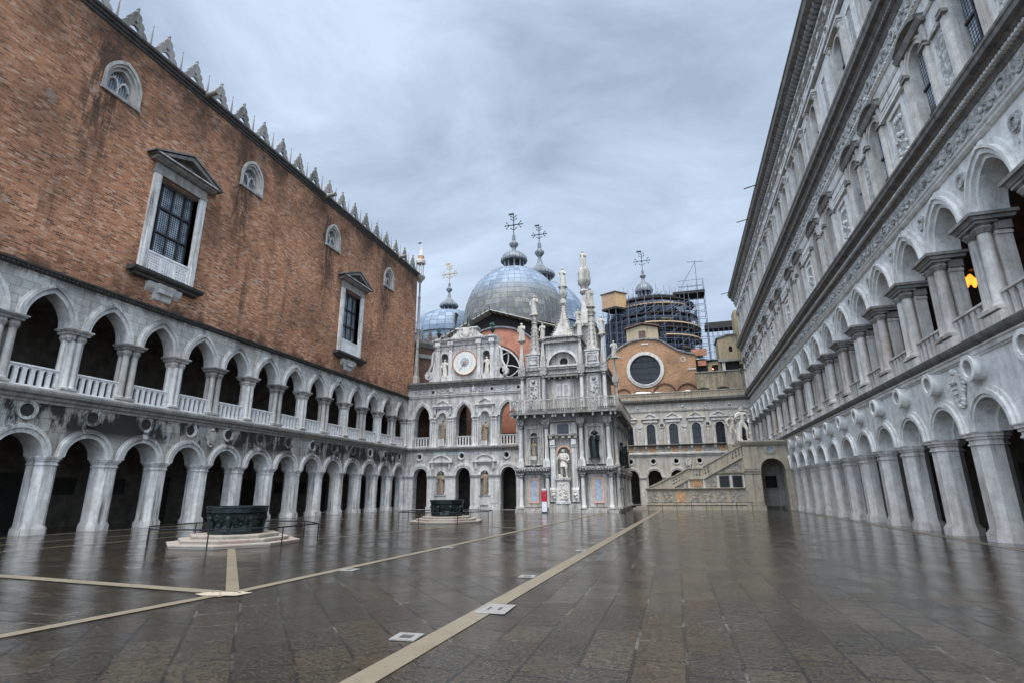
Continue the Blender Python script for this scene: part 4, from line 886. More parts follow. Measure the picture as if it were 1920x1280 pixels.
m = MB(); m.prof([(0, 12.75), (-.05, 12.75), (-.12, 12.85), (-.08, 12.92), (-.18, 13.02), (-.18, 13.1), (0, 13.1)], X0, X1); m.obj('string_moulding', 'W_trim', CF_)
m = MB(); m.prof([(.9, 13.902), (-.1, 13.902), (-.16, 14.05), (-.3, 14.15), (-.34, 14.3), (-.52, 14.38), (-.56, 14.6), (.9, 14.66), (6, 14.66), (6, 14.3), (.9, 14.3)], X0-.3, X1); m.obj('cornice', 'F_dark', CF_)
for x in (-29.2, -26.9, -19.5, -16.3): m = MB(); m.ring(x, 13.45, .2, .28, -.06, .0, 16); m.ring(x, 13.45, .282, .34, -.03, 0, 16); m.obj('small_roundel', 'W_trim', CF_, smooth=True)
for x in (-28.1, -25.7, -20.7, -17.9):
    m = MB()
    for i in range(10):
        a = pi+pi*i/9; m.ball((x+.62*cos(a), -.03, 13.62+.3*sin(a)), .06+.03*sin(pi*i/9), 6)
    m.ball((x, -.02, 13.6), .1, 6)
    m.obj('swag', 'W_trim', CF_, smooth=True)
for x in (-26.9, -19.5, -16.3): MB().disc(x, 13.45, .2, -.012, 0, 14).obj('hollow_shade', 'void', CF_)
for x, s in ((-24.6, .5), (-21.75, .5)): crest('coat_of_arms', CF_, x, 13.5, s, 'W_trim')
m = MB(); m.box(-24.0, -22.35, -.04, .0, 13.2, 13.8); m.obj('panel', 'W_trim', CF_)
# attic with clock
m = MB(); m.poly([(-27.0, 14.66), (-18.1, 14.66), (-18.9, 19.0), (-27.0, 19.0)], .3, 1.4, [openarch(-25.65, 15.35, 17.75, .42), openarch(-20.3, 15.35, 17.75, .42)]); m.obj('attic_wall', 'W_stone', CF_)
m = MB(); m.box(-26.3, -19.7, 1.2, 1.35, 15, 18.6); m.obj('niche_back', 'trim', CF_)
for x in (-26.5, -24.86, -21.22, -19.56): m = MB(); m.box(x-.22, x+.22, .1, .3, 15.3, 18.6); m.box(x-.34, x+.34, .0, .3, 14.662, 15.35); m.box(x-.28, x+.28, .05, .3, 18.602, 18.7); capital(m, x, .2, 18.62, 19.05, .15, .24); m.obj('attic_pilaster', 'W_trim', CF_, smooth=True)
for c in (-25.65, -20.3): m = MB(); m.band(arc(c, 17.75, .43), arc(c, 17.75, .56), .18, .32); m.box(c-.6, c-.44, .2, .3, 17.65, 17.75); m.box(c+.44, c+.6, .2, .3, 17.65, 17.75); m.box(c-.4, c+.4, .1, 1.2, 14.67, 15.34); m.obj('attic_niche_frame', 'W_trim', CF_, smooth=True)
m = MB(); m.prof([(1.4, 19.06), (.24, 19.06), (.18, 19.2), (.2, 19.35), (.05, 19.5), (.0, 19.62), (-.2, 19.7), (-.24, 19.86), (1.4, 19.9)], -27.2, -18.9)
for x in (-26.5, -24.86, -21.22, -19.56): m.box(x-.34, x+.34, -.12, .2, 19.1, 19.98)
for i in range(34): m.box(-27.1+i*.24, -27.1+i*.24+.13, -.12, .02, 19.55, 19.69)
m.obj('attic_entablature', 'W_trim', CF_)
for x0_, w_ in ((-25.65, .6), (-23.9, .7), (-22.1, .7), (-20.4, .6)):
    m = MB()
    for i in range(9): a = pi+pi*i/8; m.ball((x0_+w_*cos(a), .2, 18.85+.28*sin(a)), .055, 6)
    m.obj('swag', 'W_trim', CF_, smooth=True)
ck = MB().disc(-23.0, 16.86, 1.46, .12, .3, 48).obj('clock', 'clockface', CF_)
MB().ring(-23.0, 16.86, 1.44, 1.53, .06, .3, 48).obj('rim', 'clockrim', ck)
m = MB()
for i in range(24):
    a = 2*pi*i/24; x, z = -23+1.18*cos(a), 16.86+1.18*sin(a); x2, z2 = -23+.78*cos(a), 16.86+.78*sin(a); m.tube((x, .115, z), (x2, .115, z2), .018, 4)
m.obj('hour_marks', 'W_stone', ck)
MB().disc(-23.0, 16.9, .56, .1, .13, 30).obj('centre_disc', 'blue', ck)
m = MB(); m.tube((-23, .07, 16.86), (-23.65, .07, 15.95), .03, 4, .012); m.obj('hand', 'iron', ck)
m = MB(); m.lathe([(.14, 16.62), (.17, 16.9), (.1, 17.1)], -23, .1, 10); m.obj('boss', 'clockrim', ck)
for c, s in ((-27.3, -1), (-18.6, 1)):   # scroll brackets
    m = MB(); pts = [(c-s*.25, 18.6), (c+s*.05, 18.3), (c+s*.1, 17.6), (c+s*.15, 16.9), (c+s*.45, 16.3), (c+s*.75, 15.8)]
    for a, b in zip(pts, pts[1:]): m.tube((a[0], .55, a[1]), (b[0], .55, b[1]), .16, 6); m.ball((b[0], .55, b[1]), .16, 6)
    m.ring(c+s*.45, 15.6, .2, .52, .3, .85, 20); m.disc(c+s*.45, 15.6, .16, .2, .9, 12); m.poly([(c-s*.3, 14.67), (c+s*.4, 14.67), (c+s*.4, 15.2), (c, 16.2), (c-s*.3, 18)], .4, .8); m.obj('scroll', 'W_trim', CF_, smooth=True)
m = MB(); m.box(-24.15, -21.6, .25, 1.0, 19.9, 21.05); m.box(-24.35, -21.4, .1, 1.1, 21.05, 21.22)
for s in (-1, 1): m.poly([(-22.87+s*1.3, 19.9), (-22.87+s*2.3, 19.9), (-22.87+s*1.3, 20.7)], .3, .8)
m.obj('crest_block', 'W_trim', CF_)
m = MB(); m.poly(shield(-22.87, 20.55, .42, .55), .05, .25); m.poly(shield(-22.87, 20.58, .28, .4), .0, .05)
for s in (-1, 1): m.ball((-22.87+s*.8, .15, 20.85), .13, 8); m.tube((-22.87+s*.82, .15, 20.75), (-22.87+s*.78, .15, 20.3), .16, 8, .13); m.tube((-22.87+s*.78, .15, 20.3), (-22.87+s*.6, .1, 19.98), .1, 8, .06); m.tube((-22.87+s*.8, .12, 20.7), (-22.87+s*.45, .05, 20.5), .06, 6)
m.obj('cherub_relief', 'statue_w', CF_, smooth=True)
tag(MB().lathe([(.0, 21.22), (.5, 21.25), (.46, 21.45), (.3, 21.7), (.26, 22.2), (.2, 22.4), (.08, 22.45), (.1, 22.6), (.02, 22.68)], -22.68, .55, 16).obj('bell', 'bronze', None, (0, YC, 0), True), 'dark bronze bell standing on top of the clock facade', 'bell')
def vase(x, y, z, lab):
    t = thing('vase', lab, 'vase', (x, y, z), 0, 'green flowering vases on the clock facade'); m = MB(); m.lathe([(.2, 0), (.1, .15), (.09, .3), (.3, .7), (.28, .8), (.16, .9)], 0, 0, 10); m.obj('bowl', 'bronze', t, smooth=True)
    m = MB(); r = random.Random(3)
    for i in range(22): a = r.uniform(0, 6.3); q = r.uniform(.05, .3); m.ball((q*cos(a), q*sin(a), .95+r.uniform(0, .6)), r.uniform(.06, .12), 6)
    m.obj('flowers', 'verdigris', t)
vase(-26.6, YC+.5, 20.0, 'dark urn with green foliage at the left end of the clock facade top'); vase(-19.6, YC+.5, 20.0, 'green bronze urn of flowers at the right end of the clock facade top')
# stair well and red plaster seen through the upper arches
m = MB(); m.box(-30, -15, 5.0, 5.2, 0, 6.3); m.box(-30.2, -15, .9, 5.2, 6.3, 6.6); m.box(-30.2, -24.6, 5., 5.2, 6.6, 14.3); m.box(X0-.3, X0, 0, 8, 0, 14.3); m.obj('back_room', 'inner', CF_)
m = MB(); m.box(-24.6, -15, 9, 9.2, 6.6, 14.3); m.obj('inner_court_wall', 'plaster_pink', CF_)
m = MB(); m.box(-24.4, -15, 7.6, 7.9, 6.6, 8.9); m.box(-24.4, -15, 7.5, 8.0, 8.9, 9.1); m.obj('inner_parapet', 'brick2', CF_)
def statue(mat, h, seed, loc, label, rz=0, grp=None, **k):
    o = robed('statue', mat, None, h, seed, loc, rz, **k); tag(o, label, 'statue', grp); return o
statue('statue_b', 2.35, 1, (nx[0], YC+.1, 1.8), 'brown draped marble statue in the left ground niche under the clock')
statue('statue_b', 2.4, 5, (nx[1], YC+.1, 1.8), 'brown marble statue in the right ground niche under the clock', arm=-1)
statue('statue_b', 2.2, 2, (nx[0], YC+.05, 7.95), 'grey-brown statue in the left upper niche beside the pointed arch', arm=-1)
statue('statue_b', 2.2, 6, (nx[1], YC+.05, 7.6), 'brown statue in the right upper niche beside the pointed arch')
for c, z in ((nx[0], 7.5), (nx[1], 7.45)): MB().box(c-.36, c+.36, -.3, .3, z-.5, z+.1 if c == nx[1] else z+.42).obj('statue_base', 'W_trim', CF_)
statue('statue_w', 2.1, 3, (-25.65, YC+.45, 15.4), 'white statue in the attic niche left of the clock', rz=.3)
statue('statue_w', 2.1, 8, (-20.3, YC+.45, 15.4), 'white statue in the attic niche right of the clock', rz=-.2, arm=-1)

# ================================================================== ARCHED GATE TOWER at y = 51
YF = 51.
F = thing('marble_gate', 'ornate white marble gate tower with columns, balcony, pinnacles and statues', 'gate', (0, YF, 0))
XL_, XRr = -14.45, -5.05; XCm = -9.8
m = MB(); m.box(-14.3, -5.2, .5, 15, 0, 9.0); m.obj('lower_body', 'F_stone', F)
m = MB()
for a, b in ((XL_, -11.15), (-8.45, XRr)):
    m.box(a-.1, b+.1, -.35, .5, -.01, .22); m.box(a, b, -.22, .5, .22, .36)
m.box(-11.25, -8.35, -.5, .5, -.01, .78)
m.obj('plinth', 'F_stone', F)
for (a, b) in ((XL_, -11.2), (-8.4, XRr)):
    m = MB()
    for z0_, z1_, pr_ in ((3.5, 3.72, .12), (3.722, 3.9, .3), (3.902, 4.1, .5)): m.box(a-.05 if pr_ < .5 else a-.2, b+.05 if pr_ < .5 else b+.15, -pr_, .5, z0_, z1_)
    for i in range(int((b-a)/.26)): m.ball((a+.15+i*.26, -.42, 3.8), .12, 6)
    m.obj('lower_entablature', 'F_carve', F, smooth=True)
    c = (a+b)/2
    m = MB(); m.box(c-.95, c+.95, .2, .5, .362, 3.48); m.box(c-.8, c+.8, .12, .2, .5, 3.4); m.obj('panel_surround', 'F_stone', F)
    m = MB(); m.band([(c-.36, .95), (c+.36, .95), (c+.36, 2.95), (c-.36, 2.95)], [(c-.5, .82), (c+.5, .82), (c+.5, 3.08), (c-.5, 3.08)], .05, .12, True); m.obj('pink_frame', 'pink', F)
    MB().box(c-.36, c+.36, .09, .12, .95, 2.95).obj('blue_panel', 'blue', F)
for i, c in enumerate((-14.0, -11.45, -8.1, -5.55)):
    m = MB(); column(m, c, -.02, .36, 3.1, .2, .25, 14); m.obj('column', 'W_trim', F, smooth=True)
    m = MB(); capital(m, c, -.02, 3.1, 3.5, .2, .26); m.obj('capital', 'F_carve', F, smooth=True)
    m = MB(); m.box(c-.34, c+.34, -.36, .3, 4.102, 4.6); column(m, c, -.02, 4.6, 7.7, .2, .25, 14); m.obj('column', 'W_trim', F, smooth=True)
    m = MB(); capital(m, c, -.02, 7.68, 8.1, .19, .26); m.box(c-.36, c+.36, -.36, .5, 8.102, 8.6); m.obj('capital', 'F_carve', F, smooth=True)
def niche_panel(c, zt, mat):
    m = MB(); m.poly([(c-.95, 4.3), (c+.95, 4.3), (c+.95, 8.1), (c-.95, 8.1)], .12, .5, [openarch(c, 4.75, 7.0, .36)])
    m.band([(c-.62, 4.4), (c+.62, 4.4), (c+.62, 7.75), (c-.62, 7.75)], [(c-.78, 4.3), (c+.78, 4.3), (c+.78, 7.9), (c-.78, 7.9)], .02, .12, True)
    m.band(arc(c, 7.0, .37), arc(c, 7.0, .47), .06, .13); m.box(c-.55, c+.55, .05, .13, 6.93, 6.99); m.obj('niche_panel', 'F_stone', F)
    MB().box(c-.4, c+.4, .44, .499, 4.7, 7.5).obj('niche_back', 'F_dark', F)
    m = MB(); m.lathe([(.12, 4.2), (.2, 4.45), (.3, 4.7), (.32, 4.78)], c, .0, 12); m.obj('console', 'F_stone', F)
niche_panel(-12.72, 0, 0); niche_panel(-6.85, 0, 0)
m = MB(); m.box(-13, -12.45, -.2, .2, 4.8, 5.2); m.obj('statue_block', 'W_trim', F)
# centre bay
m = MB(); m.poly([(-11.15, .78), (-8.45, .78), (-8.45, 6.9), (-11.15, 6.9)], .1, .6, [openarch(-9.8, 3.1, 5.3, .62)]); m.obj('centre_wall', 'F_stone', F)
MB().box(-10.5, -9.1, .55, .6, 3, 6).obj('niche_back', 'F_stone', F)
m = MB(); m.box(-10.6, -9.2, -.55, .1, .78, .95); m.box(-10.5, -9.3, -.42, .1, .95, 2.75); m.prof([(.1, 2.752), (-.44, 2.752), (-.55, 2.9), (-.58, 3.05), (.1, 3.05)], -10.62, -9.18); m.obj('pedestal', 'W_trim', F)
m = MB(); m.box(-10.38, -9.42, -.44, -.42, 1.1, 2.65); r_ = random.Random(9)
for i in range(46): m.ball((r_.uniform(-10.3, -9.5), -.44, r_.uniform(1.2, 2.6)), r_.uniform(.05, .11), 6)
m.obj('relief', 'statue_w', F, smooth=True)
for x in (-10.85, -8.8):
    m = MB(); m.box(x-.24, x+.24, -.15, .1, 2.2, 5.9); m.prof([(.1, 2.0), (-.3, 2.0), (-.2, 2.2), (.1, 2.2)], x-.34, x+.34); m.box(x-.3, x+.3, -.3, .1, .95, 2.0); m.box(x-.28, x+.28, -.22, .1, 5.9, 6.1); m.box(x-.24, x+.24, -.3, .1, 6.1, 6.6); m.obj('side_pilaster', 'W_trim', F)
    m = MB(); m.ball((x, -.32, 1.55), .2, 8); m.ball((x+.08, -.34, 1.3), .14, 8); m.ball((x-.02, -.36, 1.82), .11, 8); m.obj('lion_mask', 'statue_w', F, smooth=True)
m = MB(); m.band(arc(-9.8, 5.3, .62), arc(-9.8, 5.3, .78), .02, .1); m.obj('niche_arch', 'pink', F)
m = MB(); m.prof([(.3, 6.9), (-.3, 6.9), (-.4, 7.0), (-.42, 7.08), (.3, 7.08)], -11.3, -8.4); m.box(-11.1, -8.5, .0, .5, 7.08, 8.3)
for i in range(5): m.box(-11.1+i*.6, -10.85+i*.6, -.42, -.2, 6.72, 6.9)
for x in (-10.8, -8.8): m.box(x-.2, x+.2, -.12, .0, 7.15, 8.2)
m.box(-10.55, -9.1, -.08, .0, 7.1, 8.2)
m.prof([(.3, 8.3), (-.35, 8.3), (-.45, 8.42), (.3, 8.42)], -11.3, -8.4); m.obj('plaque_frame', 'F_stone', F)
MB().box(-10.38, -9.26, -.1, -.08, 7.16, 8.08).obj('slate_plaque', 'slate', F)
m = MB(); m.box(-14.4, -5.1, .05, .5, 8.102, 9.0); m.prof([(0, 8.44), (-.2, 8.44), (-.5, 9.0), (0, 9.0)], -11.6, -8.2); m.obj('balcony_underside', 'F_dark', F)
def fbal(m, p, q, z0, z1, n):
    p, q = Vector((*p, 0)), Vector((*q, 0)); d = (q-p)
    for i in range(n+1):
        a = p+d*i/n; big = (i % 8 == 0)
        if big: m.box(a.x-.09, a.x+.09, a.y-.09, a.y+.09, z0, z1+.05); m.lathe([(.03, z1+.05), (.07, z1+.16), (.02, z1+.3)], a.x, a.y, 6)
        else: m.lathe([(.04, z0), (.07, z0+.12), (.035, z0+.3), (.07, z0+.6), (.03, z0+.9), (.055, z1-.08)], a.x, a.y, 6)
m = MB(); m.hpoly([(-14.85, -.95), (-4.62, -.95), (-4.3, -.5), (-4.3, 14.5), (-5.2, 14.5), (-5.2, .5), (-14.3, .5), (-14.3, 2), (-14.85, 2)], 9.0, 9.2)
m.obj('balcony_floor', 'F_dark', F)
m = MB(); fbal(m, (-14.75, -.85), (-4.7, -.85), 9.3, 10.3, 56); fbal(m, (-4.45, -.6), (-4.45, 14.3), 9.3, 10.3, 64); m.box(-14.82, -4.6, -.93, -.77, 10.3, 10.42); m.box(-4.53, -4.37, -.7, 14.4, 10.3, 10.42); m.box(-14.82, -4.6, -.94, -.76, 9.2, 9.3); m.box(-4.54, -4.36, -.7, 14.4, 9.2, 9.3)
m.obj('balcony_balustrade', 'F_stone', F, smooth=True)
for i, x in enumerate((-14.6, -14.1, -13.3, -12.4, -11.5, -10.65, -10.35, -9.5, -8.65, -6.8, -5.95, -5.15, -4.75)):
    m = MB(); m.prof([(0.1, 8.98), (-.85, 8.98), (-.8, 8.72), (-.62, 8.68), (-.5, 8.85), (.1, 8.85)], x-.08, x+.08); m.obj('bracket', 'W_trim', F)
for i in range(9): m = MB(); y = 1+i*1.55; m.box(-5.1, -4.4, y, y+.18, 8.7, 8.98); m.obj('bracket', 'F_stone', F)
# right flank of the tower
m = MB(); m.box(-5.2, -4.75, .5, 15, 3.5, 4.1); m.box(-5.2, -4.9, .5, 15, 0, .3); m.box(-5.2, -4.85, .5, 15, 8.1, 8.98)
for i in range(7): m.ball((-4.75, 1+i*2.2, 3.8), .16, 6)
m.obj('flank_entablature', 'F_carve', F)
for y in (.8, 3.2, 5.0, 8.0, 10.4, 13.6):
    m = MB(); column(m, -4.98, y, .3, 3.1, .2, .25); column(m, -4.98, y, 4.1, 7.7, .19, .3); m.obj('column', 'F_stone', F, smooth=True)
    m = MB(); capital(m, -4.98, y, 3.1, 3.5, .2, .26); capital(m, -4.98, y, 7.7, 8.1, .19, .26); m.obj('capital', 'F_carve', F, smooth=True)
MB().box(-14.0, -6.0, 15, 29, 0, 7.0).obj('rear_link', 'F_stone', F)
# third storey
m = MB(); m.box(-13.7, -5.85, .9, 8, 9.2, 13.1); m.obj('upper_body', 'F_stone', F)
m = MB(); m.box(-14.1, -5.45, .5, 8.2, 13.1, 13.2); m.box(-14.0, -5.55, .6, 8.1, 13.202, 13.6); m.box(-14.15, -5.4, .45, 8.3, 13.602, 13.82)
for x in (-13.88, -11.68, -7.9, -5.68): m.box(x-.36, x+.36, .1, .6, 13.1, 13.9)
m.obj('upper_entablature', 'F_carve', F)
for x in (-13.88, -11.68, -7.9, -5.68):
    m = MB(); column(m, x, .38, 9.2, 12.65, .2, .3, 14); m.obj('column', 'W_trim', F, smooth=True); m = MB(); capital(m, x, .38, 12.65, 13.1, .2, .27); m.obj('capital', 'F_carve', F, smooth=True)
    ob = MB(); ob.box(x-.27, x+.27, .1, .64, 13.9, 14.45); ob.box(x-.22, x+.22, .15, .59, 14.452, 15.0); ob.lathe([(.26, 15.0), (.12, 16.45)], x, .37, 4, pi/4); ob.lathe([(.14, 16.45), (.24, 16.55), (.26, 16.68), (.2, 16.75)], x, .37, 8); ob.obj('obelisk', 'F_stone', F)
for x in (-12.82, -6.75):
    m = MB(); m.box(x-.72, x+.72, .7, .9, 9.4, 13.0); m.obj('panel', 'W_stone', F)
    m = MB(); m.band([(x-.42, 9.6), (x+.42, 9.6), (x+.42, 12.85), (x-.42, 12.85)], [(x-.55, 9.5), (x+.55, 9.5), (x+.55, 12.95), (x-.55, 12.95)], .62, .7, True)
    for i in range(26): m.ball((x+RND.uniform(-.3, .3), .69, RND.uniform(10.0, 12.2)), RND.uniform(.05, .12), 6)
    m.ball((x, .68, 12.5), .22, 8)
    m.obj('relief', 'F_carve', F, smooth=True)
m = MB(); m.box(-10.95, -8.7, .6, .9, 9.3, 12.55); m.box(-10.75, -8.9, .52, .6, 9.3, 12.35); m.obj('door_surround', 'F_stone', F)
m = MB(); m.box(-10.5, -9.12, .48, .52, 9.3, 12.15); d_ = m.obj('stone_door', 'W_stone', F)
m = MB()
for i in (0, 1):
    for z0_, z1_ in ((9.5, 10.7), (10.85, 12.0)): x = -10.4+i*.65; m.band([(x+.08, z0_+.08), (x+.52, z0_+.08), (x+.52, z1_-.08), (x+.08, z1_-.08)], [(x, z0_), (x+.6, z0_), (x+.6, z1_), (x, z1_)], .45, .48, True)
m.obj('door_panel', 'W_trim', d_)
m = MB(); m.box(-11.45, -8.2, .1, .9, 12.75, 12.95)
for i in range(6): m.box(-11.2+i*.56, -11.0+i*.56, .2, .6, 12.55, 12.75)
m.obj('door_cornice', 'F_dark', F)
# attic gable with lunette
m = MB(); m.poly([(-11.45, 13.82), (-8.1, 13.82), (-8.1, 16.3), (-11.45, 16.3)], .55, 4.2, [arc(-9.75, 13.9, 1.42, 20)]); m.obj('gable_wall', 'W_stone', F)
m = MB(); m.poly(arc(-9.75, 13.9, 1.45, 20), .9, 1.2, [[(-9.68+.42*cos(2*pi*i/20), 14.35+.42*sin(2*pi*i/20)) for i in range(20)]]); m.ring(-9.68, 14.35, .42, .56, .82, .92, 22); m.obj('lunette', 'F_stone', F)
MB().disc(-9.68, 14.35, .43, 1.0, 1.05).obj('oculus', 'void', F)
m = MB(); m.band(arc(-9.75, 13.9, 1.42, 20), arc(-9.75, 13.9, 1.66, 20), .42, .56); m.box(-11.5, -8.05, .35, .6, 13.822, 13.98); m.obj('lunette_arch', 'W_trim', F)
m = MB(); m.box(-11.6, -7.95, .3, 4.4, 16.3, 16.45); m.box(-11.5, -8.05, .4, 4.3, 16.452, 16.75); m.box(-11.7, -7.85, .2, 4.5, 16.752, 16.92)
for i in range(15): m.box(-11.55+i*.25, -11.42+i*.25, .18, .4, 16.2, 16.36)
m.obj('gable_cornice', 'F_carve', F)
m = MB(); m.lathe([(2.35, 16.92), (1.75, 17.1), (1.2, 17.9), (.75, 18.9), (.42, 20.0), (.3, 20.9)], -9.78, 2.4, 4, pi/4); sp = m.obj('spire_roof', 'F_stone', F)
for s in (-1, 1):
    m = MB()
    for i in range(14): u_ = i/13; r_ = .26+1.0*max(0, (1-u_*1.02))**1.9; m.ball((-9.78+s*r_, 2.4-r_, 17.1+3.7*u_), .12, 6)
    m.obj('crocket_row', 'F_carve', sp)
m = MB(); m.lathe([(.26, 20.8), (.4, 21.0), (.38, 21.2), (.28, 21.5), (.42, 21.8), (.48, 22.1), (.42, 22.4), (.3, 22.5), (.36, 22.9), (.3, 22.95)], -9.8, 2.4, 12); m.obj('finial', 'F_stone', F, smooth=True)
def conepin(x, y, zb, zt, r, mat='F_stone'):
    m = MB(); m.lathe([(r*1.15, zb), (r*1.1, zb+.15), (r*.95, zb+.3), (r*.62, zb+(zt-zb)*.6), (r*.42, zt)], x, y, 8, pi/8)
    for j in range(6):
        for i in range(8): u_ = .12+j/7; rr = r*(.98-.55*u_); a = pi/8+i*pi/4; m.ball((x+rr*cos(a), y+rr*sin(a), zb+.3+(zt-zb-.3)*u_), .09, 5)
    m.lathe([(r*.5, zt), (r*.6, zt+.1), (r*.4, zt+.2), (r*.55, zt+.45), (r*.6, zt+.55), (r*.35, zt+.65), (r*.4, zt+.95), (r*.5, zt+1.05)], x, y, 10)
    return m.obj('pinnacle', mat, F, smooth=True)
for x in (-12.78, -6.78):
    m = MB(); m.box(x-.68, x+.68, .5, 1.9, 13.83, 15.2); m.box(x-.78, x+.78, .4, 2.0, 15.2, 15.36); m.obj('pinnacle_base', 'W_stone', F)
    m = MB(); m.disc(x, 14.5, .02, .4, .5, 6)
    for i in range(11): a = pi*i/10; m.tube((x, .48, 14.25), (x+.42*cos(a), .44, 14.25+.42*sin(a)), .035, 5, .06)
    m.band([(x-.52, 14.0), (x+.52, 14.0), (x+.52, 15.0), (x-.52, 15.0)], [(x-.6, 13.92), (x+.6, 13.92), (x+.6, 15.1), (x-.6, 15.1)], .44, .5, True); m.obj('shell_relief', 'W_trim', F)
conepin(-12.7, 1.2, 15.36, 18.6, .6); conepin(-6.78, 1.2, 15.36, 18.9, .62)
# taller pinnacles farther back
m = MB(); m.box(-9.3, -7.2, 6.5, 12.5, 9.2, 19.6); m.box(-9.5, -7.0, 6.3, 12.7, 19.6, 19.9); m.obj('rear_body', 'F_dark', F)
m = MB(); m.lathe([(1.5, 19.9), (1.3, 20.3), (.5, 24.0), (.45, 24.3)], -8.2, 9, 4, pi/4); m.lathe([(.45, 24.3), (.6, 24.6), (.42, 24.9), (.5, 25.3), (.75, 25.6), (.8, 26.1), (.7, 26.5), (.74, 27.0), (.55, 27.6), (.5, 27.65)], -8.4, 9, 12); m.obj('tall_spire', 'F_stone', F, smooth=True)
# statues of the tower
G_ = 'weathered statues on the gate tower pinnacles'
def tst(h, seed, x, y, z, lab, **k): statue('statue', h, seed, (x, YF+y, z), lab, 0, G_, **k)
tst(1.9, 11, -13.88, .37, 16.75, 'statue in a cloak on the leftmost obelisk of the gate tower', wide=1.25)
tst(1.7, 12, -11.68, .37, 16.75, 'statue on the obelisk just left of the gate gable')
tst(1.85, 13, -7.9, .37, 16.75, 'statue on the obelisk just right of the gate gable', arm=-1)
tst(1.9, 14, -5.68, .37, 16.75, 'statue on the rightmost obelisk of the gate tower')
tst(2.2, 15, -12.7, 1.2, 19.65, 'statue with raised elbow on the left cone pinnacle of the gate')
tst(2.1, 16, -6.78, 1.2, 19.95, 'statue on the right cone pinnacle of the gate', wide=1.2)
tst(2.2, 17, -9.8, 2.4, 22.95, 'draped statue on the tip of the central gable spire')
tst(2.3, 18, -8.4, 9, 27.65, 'highest statue, on the tall slender spire behind the gate')
tst(1.9, 19, -9.0, 6.8, 19.9, 'statue at the left foot of the tall rear spire')
tst(1.9, 20, -7.3, 6.8, 19.9, 'statue at the right foot of the tall rear spire')
m = MB(); column(m, -4.98, 4.2, 9.2, 12.2, .18, .3); capital(m, -4.98, 4.2, 12.2, 12.7, .18, .26); m.box(-5.3, -4.66, 3.9, 4.5, 12.7, 13.2); m.lathe([(.28, 13.2), (.12, 15.0), (.2, 15.1), (.22, 15.25)], -4.98, 4.2, 4, pi/4); m.obj('flank_pinnacle', 'F_stone', F, smooth=True)
tst(1.8, 27, -4.98, 4.2, 15.25, 'statue on the slim pinnacle rising from the right flank of the gate', arm=-1)
m = MB(); m.box(-5.9, -5.2, 8.0, 14.9, 9.2, 12.0); m.obj('flank_parapet', 'F_dark', F)
statue('statue_b', 1.35, 21, (-12.72, YF-.02, 5.22), 'small weathered brown statue in the left niche of the gate')
statue('bronze', 2.5, 22, (-6.88, YF-.1, 4.82), 'black bronze cloaked statue seen in the right niche of the gate', wide=1.15)
statue('bronze', 2.2, 23, (-4.62, YF+2.0, 4.2), 'narrow dark statue on the flank of the gate, nearer the corner', rz=1.5)
statue('bronze', 2.2, 24, (-4.62, YF+6.5, 4.2), 'dark statue farther back along the flank of the gate', rz=1.5)
# helmeted duke in tunic
H = 2.62; x_, J, E_ = nude('statue_w', '', None, 0, H, [((-.21, -.01, .64), (-.22, -.1, .60), (-.22, -.14, .60)), ((.2, .0, .64), (.14, -.08, .55), (.11, -.11, .56))])
n = 16; vs = []; PZ = [(.37, .15, .12), (.42, .14, .115), (.5, .125, .1), (.57, .1, .08), (.66, .115, .085), (.76, .14, .09), (.815, .125, .08), (.83, .05, .05)]
for z, a, b in PZ:
    for i in range(n): t_ = 2*pi*i/n; f_ = 1+(.07*sin(8*t_) if z < .55 else 0); vs.append(((a*f_*cos(t_)+.008)*H, b*f_*sin(t_)*H, z*H))
x_.add(vs, [(j*n+i, j*n+(i+1) % n, (j+1)*n+(i+1) % n, (j+1)*n+i) for j in range(len(PZ)-1) for i in range(n)])
for j in range(5): x_.tube((-.12*H, -.08*H, (.74-.02*j)*H), (.14*H, -.1*H, (.68-.025*j)*H), .022*H, 6)     # cloak folds across the chest
x_.tube((.15*H, .06*H, .78*H), (.17*H, .06*H, .5*H), .05*H, 8, .03*H)
x_.tube((-.22*H, -.15*H, .98*H*.82), (-.215*H, -.13*H, .46*H), .014*H, 6); x_.ball((-.15*H, -.02*H, .05*H), .07*H, 8)
d_ = skinned('statue', 'statue_w', J, E_, (-9.85, YF-.12, 3.12), 0, x_, H); tag(d_, 'pale statue of a man in tunic and cloak on the carved pedestal of the gate', 'statue')
# red information totem
t = thing('info_totem', 'red and white information totem standing before the marble gate', 'sign', (-11.55, YF-1.1, 0))
MB().box(-.24, .24, -.06, .06, 0, .1).obj('foot', 'iron', t); MB().box(-.235, .235, -.045, .045, .1, .98).obj('lower_panel', 'signw', t); MB().box(-.235, .235, -.05, .05, .982, 1.98).obj('red_panel', 'red', t)
MB().box(-.235, .235, -.048, .048, 1.982, 2.12).obj('top_panel', 'signw', t); MB().box(-.265, -.236, -.055, .055, 0, 2.13).obj('post', 'iron', t); MB().box(.236, .265, -.055, .055, 0, 2.13).obj('post', 'iron', t)
m = MB(); m.box(-.17, .06, -.054, -.05, 1.86, 1.9); m.box(.06, .12, -.054, -.05, 1.5, 1.58); m.obj('faint_mark', 'pink', t)
t = thing('barrier_stand', 'thin dark steel barrier stand by the right corner of the gate', 'stand', (-4.4, YF-1.1, 0)); m = MB(); m.tube((-.25, 0, 2.05), (0, 0, 2.05), .03, 6); m.tube((0, 0, 2.05), (.02, 0, .05), .03, 6); m.tube((-.25, 0, 2.05), (-.25, 0, 1.8), .03, 6); m.obj('post', 'iron', t); MB().box(-.25, .1, -.12, .12, 0, .09).obj('foot', 'iron', t)

